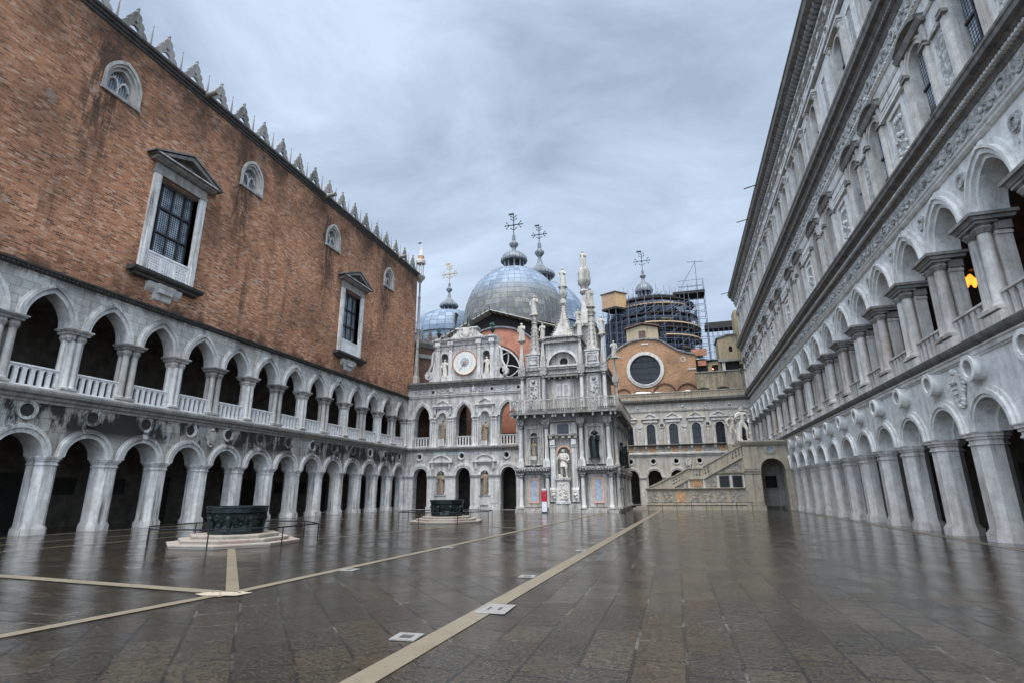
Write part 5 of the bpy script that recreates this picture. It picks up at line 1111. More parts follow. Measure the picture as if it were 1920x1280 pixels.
# ================================================================== SMALL COURT FACADE at y = 80
YS = 80.
SF = thing('court_facade', 'weathered pale facade of the small rear court with pedimented black windows and a pierced parapet', 'facade', (0, YS, 0))
SX0, SX1 = -9., 10.95
gx = [-8.9+3.1*i for i in range(7)]; wx = [-5.75+3.1*i for i in range(6)]
hol = [openarch(c+.05, .02, 3.75, .95) for c in (-5.75, -2.6, .5, 3.6, 6.7)] + [openarch(c, 8.2, 10.5, .62) for c in wx] + [[(c+.3*cos(2*pi*i/16), 5.86+.3*sin(2*pi*i/16)) for i in range(16)] for c in wx[:5]]
m = MB(); m.poly([(SX0, 0), (SX1, 0), (SX1, 14.4), (SX0, 14.4)], 0, .8, hol); m.obj('wall', 'S_stone', SF)
m = MB(); m.band(arc(0, 3.75, .92), arc(0, 3.75, 1.1), -.08, .8); m.band(arc(0, 3.75, 1.102), arc(0, 3.75, 1.35), -.14, .02); a1 = m.mesh('S_trim', True, 'archivolt')
m = MB(); m.ring(0, 5.86, .3, .38, -.04, .2, 18); m.ring(0, 5.86, .382, .48, -.1, .02, 18); a3 = m.mesh('S_trim', True, 'roundel')
m = MB()
for s in (-1, 1): column(m, s*.82, -.1, 8.2, 10.6, .12, .35, 8); m.box(s*.82-.17, s*.82+.17, -.3, 0, 7.9, 8.25)
m.band([(-.6, 8.2)]+arc(0, 10.5, .6)+[(.6, 8.2)], [(-.7, 8.2)]+arc(0, 10.5, .7)+[(.7, 8.2)], -.06, .3); m.box(-1.0, 1.0, -.16, 0, 11.3, 11.6); pediment(m, 0, 11.85, 1.25, .82, -.24); a2 = m.mesh('S_trim', True, 'window_surround')
m = MB(); m.box(-.62, .62, .35, .4, 8.2, 11.2); a4 = m.mesh('pane', False, 'pane')
m = MB(); m.box(-.03, .03, .28, .4, 8.2, 11.1)
for z in (9.1, 10.3): m.box(-.62, .62, .3, .4, z-.03, z+.03)
a5 = m.mesh('frame', False, 'bars')
for i, c in enumerate(wx):
    if i < 5: link('archivolt', a1, SF, (c+.05, 0, 0)); link('roundel', a3, SF, (c, 0, 0))
    o = link('window_surround', a2, SF, (c, 0, 0)); link('pane', a4, o); link('glazing_bars', a5, o)
    MB().box(c-.4, c+.4, -.03, 0, 7.15, 7.85).obj('orange_panel', 'orange', SF)
    MB().box(c+1.25, c+1.75, -.03, 0, 7.2, 7.8).obj('small_panel', 'F_carve' if i % 2 else 'orange', SF)
    m = MB(); m.ring(c+1.55, 10.85, .26, .4, -.1, 0, 16); m.disc(c+1.55, 10.85, .27, -.04, 0, 14)
    m.ball((c+1.55, -.03, 10.1), .16, 8); m.tube((c+1.55, -.02, 10.1), (c+1.55, -.02, 8.8), .17, 6, .08); m.obj('trophy_relief', 'S_trim', SF, smooth=True)
    MB().disc(c+1.55, 10.85, .25, -.06, -.041, 14).obj('disc_inset', 'slate' if i % 2 else 'S_trim', SF)
    m = MB(); m.ring(c+1.5, 13.45, .3, .42, -.1, 0, 16); m.ball((c+1.5, 0, 13.45), .16 if i % 2 else .24, 8)
    for k in range(10): a = pi+pi*k/9; m.ball((c+.0+.85*cos(a), -.02, 13.62+.32*sin(a)), .06, 5)
    m.obj('frieze_medallion', 'S_trim', SF, smooth=True)
for c in (-7.2, -4.15, -1.05, 2.05, 5.15):
    m = MB(); m.box(c-.42, c+.42, -.1, .0, 0.3, 3.4); m.box(c-.5, c+.5, -.16, .0, -.01, .3); m.prof([(0, 3.4), (-.12, 3.4), (-.22, 3.6), (-.24, 3.75), (0, 3.75)], c-.5, c+.5); m.obj('pilaster', 'S_trim', SF)
m = MB(); m.prof([(0, 6.5), (-.06, 6.5), (-.12, 6.7), (-.26, 6.8), (-.28, 7.0), (-.1, 7.08), (0, 7.08)], SX0, SX1); m.obj('belt_course', 'S_trim', SF)
m = MB(); m.prof([(0, 7.92), (-.3, 7.94), (-.42, 8.02), (-.44, 8.12), (0, 8.14)], SX0, SX1); m.obj('sill_ledge', 'crust', SF)
for i in range(12): m = MB(); x = -6.6+i*1.55; m.prof([(0, 7.5), (-.2, 7.6), (-.3, 7.918), (0, 7.918)], x-.16, x+.16); m.obj('console', 'S_trim', SF)
m = MB(); m.prof([(0, 12.75), (-.08, 12.75), (-.16, 12.9), (-.18, 13.0), (0, 13.0)], SX0, SX1); m.obj('string_moulding', 'S_trim', SF)
m = MB(); m.prof([(.8, 13.95), (-.06, 13.95), (-.2, 14.1), (-.5, 14.25), (-.55, 14.5), (.8, 14.55)], SX0, SX1); m.obj('cornice', 'R_dark', SF)
hol = []
for i in range(64):
    x = SX0+.5+i*.3
    if x > SX1-.3: break
    hol.append([(x+.1*cos(a*pi/3), 15.02+.17*sin(a*pi/3)) for a in range(6)])
m = MB(); m.poly([(SX0, 14.56), (SX1, 14.56), (SX1, 15.4), (SX0, 15.4)], -.42, -.3, hol); m.box(SX0, SX1, -.5, -.22, 15.4, 15.52); m.obj('pierced_parapet', 'T_stone', SF)
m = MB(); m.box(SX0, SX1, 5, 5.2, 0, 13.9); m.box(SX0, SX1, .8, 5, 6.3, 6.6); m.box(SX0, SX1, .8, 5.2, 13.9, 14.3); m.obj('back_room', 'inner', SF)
crest('coat_of_arms', SF, 2.05, 5.5, .75, 'S_trim')
for i, (x, w_, h_) in enumerate(((-6.9, 1.5, .35), (-5.2, 1.6, .4), (-3.4, 2.0, .75), (-1.2, 1.1, .5), (2.6, .9, .6))):
    m = MB(); r_ = random.Random(i)
    for k in range(7): m.ball((x+r_.uniform(-w_*.4, w_*.4), .3+r_.uniform(-.1, .1), 15.25+r_.uniform(0, h_*.5)), .3*h_+.14, 8, sx=1.5)
    o = m.obj('dust_sheet', 'sack', None, (0, YS, 0), True); tag(o, ['low white sheet at the left end of the pierced parapet', 'second low white sheet from the left on the parapet', 'largest heap of white sheeting on the parapet under the round window', 'small white sheet right of the big heap', 'rightmost white bundle on the parapet'][i], 'sheet', 'white sheets lying on the parapet')

# ================================================================== GIANTS' STAIRCASE at y = 58.5
YT = 58.5
ST = thing('giant_staircase', 'ochre-stained marble staircase rising to the right with pierced balustrades and inlaid panels', 'staircase', (0, YT, 0))
m = MB(); m.poly([(-2.8, 0), (6.6, 0), (6.6, 5.0), (2.83, 2.98), (1.42, 2.95), (-.25, 2.06), (-2.8, 2.06)], 0, 5.2, [[(4.27, 2.1), (5.17, 2.1), (5.17, 3.22), (4.27, 3.22)], [(5.48, 2.1), (6.36, 2.1), (6.36, 3.22), (5.48, 3.22)]]); m.obj('flank_wall', 'T_stone', ST)
m = MB(); m.box(4.2, 6.4, .35, .4, 2.05, 3.3); m.obj('window_void', 'pane', ST)
m = MB()
for x0_ in (4.27, 5.48):
    for i in range(1, 5): m.box(x0_+i*.18-.012, x0_+i*.18+.012, .1, .13, 2.1, 3.22); m.box(x0_, x0_+.9, .1, .13, 2.1+i*.22-.012, 2.1+i*.22+.012)
m.obj('window_grille', 'iron', ST)
m = MB(); m.prof([(0, 1.92), (-.1, 1.95), (-.2, 2.05), (-.2, 2.12), (0, 2.12)], -2.9, 6.5); m.prof([(0, 3.4), (-.12, 3.45), (-.16, 3.55), (0, 3.55)], 4.0, 6.62); m.prof([(0, .38), (-.16, .42), (-.2, .5), (0, .52)], -2.9, 6.5); m.box(-2.95, 6.55, -.14, .0, -.01, .38)
m.obj('mouldings', 'T_stone', ST)
for i in range(7): x = -2.5+i*1.28; MB().box(x, x+.85, -.03, .0, .75, 1.75).obj('inlaid_panel', 'T_carve' if i != 2 else 'orange', ST)
MB().box(1.55, 2.7, -.03, 0, 2.25, 2.9).obj('inlaid_panel', 'orange', ST); MB().box(3.0, 3.9, -.03, 0, 2.25, 2.95).obj('inlaid_panel', 'T_carve', ST); MB().box(.2, 1.2, -.03, 0, 2.2, 2.5).obj('inlaid_panel', 'T_carve', ST)
m = MB(); m.poly([(4.4, 3.65), (6.4, 3.65), (6.4, 4.65)], -.03, 0); m.obj('inlaid_panel', 'T_carve', ST)
for x in (.95, 1.35, 2.78, 4.12, 5.33, 6.5): MB().box(x-.07, x+.07, -.06, .0, 2.12, min(3.3, 2.12+max(.2, (x+.25)*.5))).obj('strip_pilaster', 'S_trim', ST)
def slope_rail(y, x0, z0, x1, z1, h, name='balustrade'):
    m = MB(); d = (z1-z0)/(x1-x0); hol = []; n = max(2, int((x1-x0)/.32))
    for i in range(n):
        x = x0+.12+i*(x1-x0-.24)/n; wd = .12
        for (b, t_) in ((.26, .5), (.58, .82)):
            hol.append([(x, z0+(x-x0)*d+b*h), (x+wd, z0+(x+wd-x0)*d+b*h), (x+wd, z0+(x+wd-x0)*d+t_*h), (x, z0+(x-x0)*d+t_*h)])
    m.poly([(x0, z0), (x1, z1), (x1, z1+h), (x0, z0+h)], y-.1, y+.1, hol if (x1-x0) < 2.2 else hol[:4]+hol[-6:])
    m.poly([(x0, z0+h), (x1, z1+h), (x1, z1+h+.12), (x0, z0+h+.12)], y-.2, y+.2); m.poly([(x0, z0-.05), (x1, z1-.05), (x1, z1+.1), (x0, z0+.1)], y-.17, y+.17)
    return m.obj(name, 'T_stone', ST)
for y in (0, 5.0):
    slope_rail(y, -.25, 2.1, 1.42, 2.98, 1.0); slope_rail(y, 1.44, 2.98, 2.8, 2.98, .98); slope_rail(y, 2.83, 3.0, 6.7, 5.05, 1.1)
    m = MB(); m.poly([(-2.5, 2.13), (-.26, 2.13), (-.26, 3.2)], y-.1, y+.1); m.poly([(-2.6, 2.13), (-.26, 3.2), (-.26, 3.32), (-2.6, 2.25)], y-.2, y+.2); m.obj('balustrade', 'T_stone', ST)
m = MB()
for i in range(24): x = -2.6+i*.39; z = .2+i*.205; m.box(x, x+.41, .2, 4.8, z-.2, z+.85 if i > 6 else z)
m.obj('steps', 'step_red', ST)
# portal under the landing
m = MB(); m.poly([(6.6, 0), (6.6, 6.0), (11.0, 6.0), (11.0, 0), (10.33, 0), (10.33, 3.74)]+arc(9.23, 3.74, 1.1, 18)[::-1]+[(8.13, 0)], -.1, 1.4, [[(9.2+.33*cos(2*pi*i/18), 5.7+.3*sin(2*pi*i/18)) for i in range(18)]]); m.obj('portal_wall', 'T_stone', ST)
m = MB(); m.band(arc(9.23, 3.74, 1.08), arc(9.23, 3.74, 1.25), -.18, .2); m.band(arc(9.23, 3.74, 1.252), arc(9.23, 3.74, 1.4), -.14, 0); m.ring(9.2, 5.7, .32, .42, -.2, .1, 20); m.ring(9.2, 5.7, .422, .52, -.16, 0, 20); m.obj('portal_arch', 'T_stone', ST, smooth=True)
MB().disc(9.2, 5.7, .33, .0, .05, 20).obj('blue_disc', 'blue', ST)
m = MB()
for a, b in ((6.65, 7.35), (7.45, 8.08)):
    m.box(a, b, -.24, -.1, .45, 3.3); m.box(a+.12, b-.12, -.27, -.24, .7, 1.8); m.box(a+.12, b-.12, -.27, -.24, 2.0, 3.1); m.box(a, b-.05, -.22, -.1, 3.85, 6.0)
m.box(6.55, 8.2, -.34, -.1, -.01, .42); m.prof([(-.1, 3.3), (-.26, 3.34), (-.3, 3.5), (-.4, 3.7), (-.1, 3.76)], 6.58, 8.14); m.prof([(-.1, 6.0), (-.3, 6.1), (-.44, 6.3), (-.5, 6.42), (-.5, 6.52), (5.3, 6.52), (5.3, 6.0)], 6.5, 11.0)
m.obj('portal_pilasters', 'T_stone', ST)
m = MB(); m.box(6.9, 11, 4.2, 4.4, 0, 6.0); m.box(8.1, 8.3, 1.4, 4.2, 0, 6); m.obj('passage_wall', 'S_stone', ST)
MB().box(9.0, 10.1, 4.1, 4.2, 2.05, 3.25).obj('passage_window', 'pane', ST); m = MB(); m.band([(9.0, 2.05), (10.1, 2.05), (10.1, 3.25), (9.0, 3.25)], [(8.85, 1.9), (10.25, 1.9), (10.25, 3.4), (8.85, 3.4)], 4.0, 4.2, True); m.obj('window_frame', 'T_stone', ST)
m = MB(); m.box(8.5, 10.5, 3.6, 4.2, .25, .4); m.box(8.7, 8.9, 3.65, 4.2, 0, .25); m.box(10, 10.2, 3.65, 4.2, 0, .25); tag(m.obj('stone_bench', 'T_stone', None, (0, YT, 0)), 'low stone bench inside the dim passage arch under the stair landing', 'bench')
H = 3.4
x_, J, E_ = nude('statue_w', '', None, 0, H, [((-.2, -.02, .66), (-.15, -.12, .72), (-.12, -.15, .74)), ((.2, .02, .65), (.17, -.06, .54), (.15, -.09, .5))])
x_.tube((-.13*H, .03*H, 0), (-.11*H, .04*H, .4*H), .07*H, 8, .05*H); x_.ball((.17*H, .05*H, .2*H), .09*H, 8); x_.tube((.17*H, .05*H, 0), (.16*H, .05*H, .4*H), .05*H, 8)
tag(skinned('giant_statue', 'statue_w', J, E_, (7.05, YT+.5, 6.62), .25, x_, H), 'huge pale nude warrior statue at the head of the staircase', 'statue')
MB().box(6.5, 7.6, .0, 1.1, 6.52, 6.6).obj('statue_base', 'T_stone', ST)
x_, J, E_ = nude('statue', '', None, 0, H, [((-.2, -.02, .66), (-.22, -.1, .56), (-.22, -.14, .53)), ((.19, .02, .66), (.1, -.12, .73), (.06, -.14, .75))])
for k_ in range(5): x_.tube((-.15*H+.02*k_*H, .05*H, (.8-.02*k_)*H), (-.14*H+.035*k_*H, .04*H, .0), .05*H, 7, .07*H)
tag(skinned('giant_statue', 'statue', J, E_, (6.45, YT+4.6, 6.62), .6, x_, H), 'stained nude giant statue behind and left of the warrior, with heavy drapery', 'statue')
m = MB(); m.box(5.8, 8.2, 4.1, 5.2, 5.4, 6.62); m.obj('statue_base', 'T_stone', ST)
t = thing('steel_fence', 'low thin steel railing in front of the marble staircase', 'railing', (0, YT-1.9, 0))
for i in range(8): MB().tube((-2.7+i*1.35, 0, 0), (-2.7+i*1.35, 0, .74), .022, 5).obj('post', 'iron', t)
MB().tube((-2.75, 0, .74), (6.9, 0, .74), .026, 5).obj('rail', 'iron', t)
m = MB(); m.box(-4.3, -2.9, -.2, 2.2, 0, .16); m.box(-4.0, -2.9, 0, 2.2, .16, .32); tag(m.obj('side_step', 'step_red', None, (0, YT, 0)), 'two low stone steps at the left foot of the staircase', 'steps')

# ================================================================== WELLS
def well(x, y, lab, lab2, rot):
    t = thing('wellhead', lab, 'well', (x, y, 0), rot, 'bronze wellheads standing in the courtyard')
    a0 = 0
    for i, (R_, z0, z1) in enumerate(((2.4, 0, .12), (2.0, .12, .25), (1.62, .25, .38))):
        m = MB(); m.lathe([(R_-.04, z0-.001 if i else -.005), (R_-.03, z1-.05), (R_, z1-.045), (R_, z1)], 0, 0, 8, a0); m.obj('step', 'step_red', t)
    f8 = lambda a, z: 1+(.03*cos(8*a))
    m = MB(); m.lathe([(.98, .38), (1.0, .46), (.93, .5), (.9, .62), (.86, .7), (.93, .86), (1.03, 1.0), (1.05, 1.1), (1.0, 1.13)], 0, 0, 32, fn=f8)
    r_ = random.Random(4)
    for i in range(90):
        a = r_.uniform(0, 2*pi); z = r_.uniform(.62, 1.1); rr = .9+.25*max(0, z-.7); m.ball((rr*cos(a), rr*sin(a), z), r_.uniform(.04, .09), 5)
    for i in range(8): a = i*pi/4; m.ball((1.0*cos(a), 1.0*sin(a), .95), .12, 6); m.tube((.93*cos(a), .93*sin(a), .45), (1.0*cos(a), 1.0*sin(a), .95), .08, 6)
    m.obj('basin', 'bronze', t, smooth=True)
    m = MB(); m.lathe([(1.0, 1.13), (1.07, 1.15), (1.08, 1.3), (1.12, 1.33), (1.12, 1.38), (.9, 1.38), (.88, 1.0)], 0, 0, 32, fn=lambda a, z: 1+.012*cos(8*a)); m.obj('rim', 'bronze', t, smooth=True)
    g = thing('well_railing', lab2, 'railing', (x, y, 0), rot, 'thin iron railings around the wells')
    R_ = 3.05
    for i in range(8):
        a, b = i*pi/4, (i+1)*pi/4; p = (R_*cos(a), R_*sin(a)); q = (R_*cos(b), R_*sin(b))
        MB().tube((*p, 0), (*p, .70), .022, 6).obj('post', 'iron', g); MB().tube((*p, .68), (*q, .68), .024, 6).obj('rail', 'iron', g)
well(-16.45, 18.1, 'dark bronze wellhead on three octagonal marble steps, the nearer and larger of two', 'thin black octagonal railing around the nearer well', radians(-108))
well(-14.3, 33.8, 'dark bronze wellhead on pale steps, the farther one before the clock facade', 'thin black octagonal railing around the farther well', radians(-100))

# ================================================================== BASILICA DOMES AND BUILDINGS BEHIND
BA = thing('domed_basilica', 'basilica behind the court with grey lead domes, onion lanterns and orange-red gable', 'church', (-22, 90, 0))
def cross(parent, x, y, z, s, mat, vane=True, thin=1.):
    m = MB(); r = .09*s*thin; m.tube((x, y, z), (x, y, z+5.6*s), r, 6)
    c = z+2.6*s
    for sx_, sz in ((-1, 0), (1, 0)):
        m.tube((x, y, c), (x+sx_*1.9*s, y, c), r, 6); m.ball((x+sx_*2.0*s, y, c), .18*s, 6)
        for q in (-1, 1): m.tube((x+sx_*1.0*s, y, c), (x+sx_*1.6*s, y, c+q*.65*s), r*.7, 5); m.ball((x+sx_*1.65*s, y, c+q*.72*s), .16*s, 6)
    for zz in (c+1.3*s, c-1.0*s, c+2.0*s):
        for q in (-1, 1): m.tube((x, y, zz-.3*s), (x+q*.55*s, y, zz+.15*s), r*.7, 5); m.ball((x+q*.62*s, y, zz+.2*s), .16*s, 6)
    m.ball((x, y, c), .25*s, 8)
    o = m.obj('cross', mat, parent, smooth=True)
    if vane: m = MB(); m.poly([(x, z+5.1*s), (x-1.3*s, z+5.15*s), (x-1.0*s, z+5.35*s), (x-1.25*s, z+5.6*s), (x, z+5.55*s)], y-.03, y+.03); m.obj('vane', mat, o)
    return o
def dome(x, y, zb, R, zt, mat, zd, name='dome'):
    # onion-swollen lead dome, object origin on its axis so the seams follow it
    H_ = zt-zb; n = 48; pr = [(R*.93, zd-zb), (R*.95, 0)]
    for i in range(15):
        a = pi/2*i/14; pr.append((max(.3, R*(cos(a)**.86)*(1+.03*sin(2*a)) if i < 14 else .3), H_*sin(a)))
    m = MB(); m.lathe(pr, 0, 0, n); return m.obj(name, mat, BA, (x+22, y-90, zb), True)
def ribs(parent, R, H_, n=44, r=.05):
    m = MB()
    for k in range(n):
        a = 2*pi*k/n; last = None
        for i in range(12):
            b = pi/2*i/12; q = R*(cos(b)**.86)*(1+.03*sin(2*b))*1.002; p = (q*cos(a), q*sin(a), H_*sin(b))
            if last: m.tube(last, p, r, 4)
            last = p
    return m.obj('seam_ribs', 'cap', parent)
D1 = dome(-29.9, 105, 33.8, 10.9, 48.6, 'dome', 30); ribs(D1, 10.9, 14.8)
def lantern(parent, z, r, h, bulb, nrib, mat='cap'):
    m = MB(); m.lathe([(r*.78, z-1), (r*.78, z+.2)], 0, 0, 16); m.obj('lantern_base', mat, parent)
    m = MB()
    for i in range(10): a = 2*pi*i/10; m.tube((r*.82*cos(a), r*.82*sin(a), z), (r*.82*cos(a), r*.82*sin(a), z+h*.56), r*.07, 6)
    m.obj('lantern_arcade', 'cap', parent); MB().lathe([(r*.6, z), (r*.6, z+h*.55)], 0, 0, 10).obj('lantern_core', 'void', parent)
    m = MB(); f = lambda a, zz: 1+.07*abs(cos(nrib/2*a))
    P_ = [(r*1.04, z+h*.5), (r*1.1, z+h*.56), (r*1.08, z+h*.66), (r*.95, z+h*.82), (r*.7, z+h*.95), (r*.38, z+h*1.06), (r*.2, z+h*1.16), (r*.15, z+h*1.3)] if bulb == 0 else \
         [(r*.98, z+h*.46), (r*1.15, z+h*.55), (r*1.12, z+h*.7), (r*.85, z+h*.85), (r*.5, z+h*1.05), (r*.25, z+h*1.25), (r*.14, z+h*1.6), (r*.12, z+h*1.75)]
    m.lathe(P_, 0, 0, 48, fn=f); zt = P_[-1][1]
    k = r*.23; m.lathe([(k*.7, zt-.05), (k*.8, zt), (k*1.7, zt+k*1.2), (k*1.75, zt+k*1.7), (k*1., zt+k*2.6), (k*.55, zt+k*3.2), (k*.7, zt+k*3.6), (k*.6, zt+k*5.2)], 0, 0, 12)
    m.obj('lantern_cap', mat, parent, smooth=True); return zt+k*5.2
zt = lantern(D1, 14.4, 2.55, 4.3, 0, 20); cross(D1, 0, 0, zt, 1.0, 'iron', thin=1.2)
D2 = dome(-48.1, 112, 36.3, 8.6, 43.0, 'dome_s', 30); ribs(D2, 8.6, 6.7, 30); zt = lantern(D2, 6.3, 1.85, 3.1, 1, 24); cross(D2, 0, 0, zt, .95, 'gold')
D3 = dome(-31.0, 135, 43.5, 12.0, 56.8, 'dome_s', 40); ribs(D3, 12.0, 13.3, 40); zt = lantern(D3, 12.9, 3.4, 4.9, 1, 24); cross(D3, 0, 0, zt, 1.05, 'iron', thin=1.3)
m = MB(); m.box(-21.6, -21.2, 14.8, 16.2, 36.4, 40); m.obj('dormer', 'void', BA)
MB().box(-24, -12, 3, 32, 0, 31).obj('nave_body', 'brick3', BA, (0, 0, 0)); MB().box(-34, 0, 32, 55, 0, 41).obj('nave_body', 'brick3', BA)
# orange gable with tracery window under a sheet canopy
G2 = thing('red_gable', 'orange-red plastered gable with a great traceried round window under a sloping site roof', 'gable', (0, 70, 0))
cxg, czg, rg = -23.0, 17.6, 4.1
m = MB(); m.poly([(-30.2, 10)]+arc(-22.6, 17.0, 7.35, 24)+[(-15.2, 10)], 0, .8, [[(cxg+rg*cos(2*pi*i/40), czg+rg*sin(2*pi*i/40)) for i in range(40)]]); m.obj('gable_wall', 'plaster_pink', G2)
m = MB(); m.ring(cxg, czg, rg-.02, rg+.22, -.12, .5, 40); m.obj('window_arch', 'brick3', G2); m = MB(); m.ring(cxg, czg, rg-.25, rg-.03, -.2, .5, 40); wf = m.obj('window_ring', 'R_pier', G2)
MB().disc(cxg, czg, rg, .5, .6, 40).obj('pane', 'pane', wf)
m = MB()
for i in range(8):
    a = 2*pi*i/8+.2
    for s in (-1, 1):
        last = None
        for j in range(9):
            u_ = j/8; rr = .6+u_*(rg-.7); aa = a+s*u_*.85; p = (cxg+rr*cos(aa), .1, czg+rr*sin(aa))
            if last: m.tube(last, p, .09, 5)
            last = p
m.ring(cxg, czg, .55, .75, 0, .2, 20); m.obj('tracery', 'W_trim', wf)
m = MB(); m.band([(-30.2+.0, 17.0)]+arc(-22.6, 17.0, 7.37, 24)+[(-15.2, 17.0)], [(-30.4, 17.0)]+arc(-22.6, 17.0, 7.6, 24)+[(-15.0, 17.0)], -.25, .4); m.obj('coping', 'cap', G2)
CA = thing('site_canopy', 'long sloping temporary roof with dark boarding under translucent sheets, over the red gable', 'canopy', (0, 72, 0))
m = MB(); m.poly([(-34, 22.6), (-23.9, 27.5), (-13.6, 23.9), (-13.6, 20), (-34, 20)], .3, .6); m.obj('dark_boarding', 'void', CA)
m = MB(); m.add([(-34, -1.4, 22.7), (-23.9, -1.4, 27.55), (-23.9, 5, 27.55), (-34, 5, 22.7), (-34, -1.4, 22.62), (-23.9, -1.4, 27.45), (-23.9, 5, 27.45), (-34, 5, 22.62)], [(0, 1, 2, 3), (4, 5, 6, 7), (0, 1, 5, 4), (2, 3, 7, 6), (0, 3, 7, 4), (1, 2, 6, 5)]); m.obj('roof_sheet', 'canopy', CA)
m = MB(); m.add([(-13.0, -1.4, 23.8), (-23.9, -1.4, 27.56), (-23.9, 5, 27.56), (-13.0, 5, 23.8), (-13, -1.4, 23.72), (-23.9, -1.4, 27.46), (-23.9, 5, 27.46), (-13, 5, 23.72)], [(0, 1, 2, 3), (4, 5, 6, 7), (0, 1, 5, 4), (2, 3, 7, 6), (0, 3, 7, 4), (1, 2, 6, 5)]); m.obj('roof_sheet', 'canopy', CA)
for i in range(16):
    u_ = i/15; x = -34+u_*10.1; z = 22.6+u_*4.9; m = MB(); m.tube((x, -1.5, z-.02), (x, -1.42, z+.5), .05, 4); m.tube((x, -1.5, z), (x, 5, z), .07, 4); m.obj('purlin', 'iron', CA)
    if i < 12: u_ = i/11; x = -23.9+u_*10.9; z = 27.4-u_*3.76; m = MB(); m.tube((x, -1.5, z-.1), (x, 5, z-.1), .07, 4); m.obj('purlin', 'iron', CA)
# dark side building between brick palace and clock facade, with small merlons
SB = thing('dark_side_building', 'dark brick building with a mouldy cornice and small merlons left of the clock', 'building', (-30.4, 61.5, 0), radians(52))
MB().box(0, 9.5, 0, 6, 0, 20.6).obj('wall', 'brick3', SB)
m = MB(); m.prof([(0, 20.0), (-.2, 20.1), (-.5, 20.6), (-.5, 21.0), (6, 21.0), (6, 20.6), (0, 20.6)], -.3, 9.7); m.obj('cornice', 'R_dark', SB)
m = MB(); m.prof([(0, 18.6), (-.2, 18.7), (-.25, 19.1), (0, 19.2)], -.2, 9.6); m.obj('string_moulding', 'trim', SB)
for i in range(8): link('merlon', mm2 if i % 2 else mm, SB, (.3+i*1.2, .1, 20.98)).scale = (.6, 1, .95)
# brick chapel with round window
CH = thing('brick_chapel', 'orange brick chapel gable with a large round black window framed in white', 'chapel', (0, 84, 0))
oc = [(-2.95+2.4*cos(2*pi*i/40), 19.95+2.35*sin(2*pi*i/40)) for i in range(40)]
m = MB(); top = [(4.55, 21.75), (3.2, 22.1), (2.0, 22.6), (.9, 23.4), (0, 24.1), (-1.0, 24.5), (-3.0, 24.75), (-5.0, 24.45), (-6.5, 23.7), (-8.2, 22.4), (-9.2, 21.2)]
m.poly([(-9.2, 10), (4.55, 10)]+top, 0, 9, [oc]); m.obj('gable_wall', 'brick2', CH)
m = MB(); m.band([(x, z) for x, z in top], [(x*1.015, z+.22) for x, z in top], -.25, 9.2); m.obj('roof_edge', 'cap', CH)
m = MB(); m.ring(-2.95, 19.95, 2.32, 2.54, -.2, .5, 44); m.ring(-2.95, 19.95, 2.542, 2.82, -.12, .05, 44); wr = m.obj('round_window', 'S_trim', CH, smooth=True)
MB().disc(-2.95, 19.95, 2.42, .5, .6, 40).obj('pane', 'pane', wr)
m = MB()
for d_ in (-1.5, -.5, .5, 1.5): hh_ = sqrt(max(.1, 2.38**2-(d_*.95)**2)); m.box(-2.95+d_*.95-.06, -2.95+d_*.95+.06, .38, .5, 19.95-hh_, 19.95+hh_); m.box(-2.95-hh_, -2.95+hh_, .38, .5, 19.95+d_*.95-.05, 19.95+d_*.95+.05)
m.obj('glazing_bars', 'frame', wr)
for i, (x, r_) in enumerate(((-6.5, 1.1), (-.3, 1.6), (3.0, 1.4))):
    m = MB(); m.band(arc(x, 16.4-.5, r_), arc(x, 16.4-.5, r_+.2), -.12, .0); m.obj('blind_arch', 'brick3', CH)
m = MB(); m.ring(2.75, 21.5-.3, .3, .42, -.06, 0, 14); m.obj('small_roundel', 'S_trim', CH)
for x, z in ((-7.3, 22.2), (-2.7, 24.0), (4.0, 19.6)): MB().box(x-.55, x+.5, -.1, .0, z-.1, z+.1).obj('stone_corbel', 'S_trim', CH)
DM = thing('roof_hut', 'small beige brick hut with a low gable rising behind the chapel roof', 'hut', (0, 89, 0))
m = MB(); m.poly([(-5.75, 20), (-.6, 20), (-.6, 28.0), (-3.1, 28.6), (-5.75, 28.0)], 0, 5); m.obj('wall', 'plaster_beige', DM); m = MB(); m.poly([(-6.1, 28.0), (-3.1, 28.75), (-.3, 28.1), (-.3, 28.35), (-3.1, 29.0), (-6.1, 28.25)], -.4, 5.2); m.obj('roof', 'brick3', DM); MB().box(-3.75, -2.65, -.05, .0, 26.4, 27.6).obj('window', 'brick3', DM)
PW = thing('stained_wall', 'beige plaster wall with black mould runs above the court parapet', 'wall', (0, 82, 0))
MB().box(4.3, 11.6, 0, .8, 12, 18.5).obj('wall', 'plaster_stain', PW); MB().box(4.2, 10.4, -.15, .9, 18.5, 18.62).obj('coping', 'trim', PW)
for x in (5.1, 7.8): MB().poly([(x-.9, 15.95), (x+.9, 15.95), (x+.75, 16.2), (x, 16.35), (x-.75, 16.15)], -.04, .0).obj('low_opening', 'void', PW)
BH = thing('beige_turret_house', 'ochre rendered corner block with a tiny arched window beside the marble palace', 'house', (0, 84.5, 0))
m = MB(); m.poly([(8.05, 20.8), (10.7, 20.8), (10.7, 24.4), (9.4, 24.4), (8.0, 24.0)], 0, 4, [openarch(9.75, 21.9, 22.55, .25)]); m.obj('wall', 'plaster_beige', BH); MB().box(7.85, 10.8, -.2, 4.1, 20.45, 20.8).obj('moulding', 'trim', BH)
m = MB(); m.poly([(7.8, 24.0), (9.4, 24.42), (10.8, 24.42), (10.8, 24.6), (9.3, 24.62), (7.8, 24.2)], -.2, 4.1); m.obj('roof_edge', 'cap', BH); MB().box(9.5, 10, .3, .35, 21.8, 22.9).obj('window_void', 'void', BH)
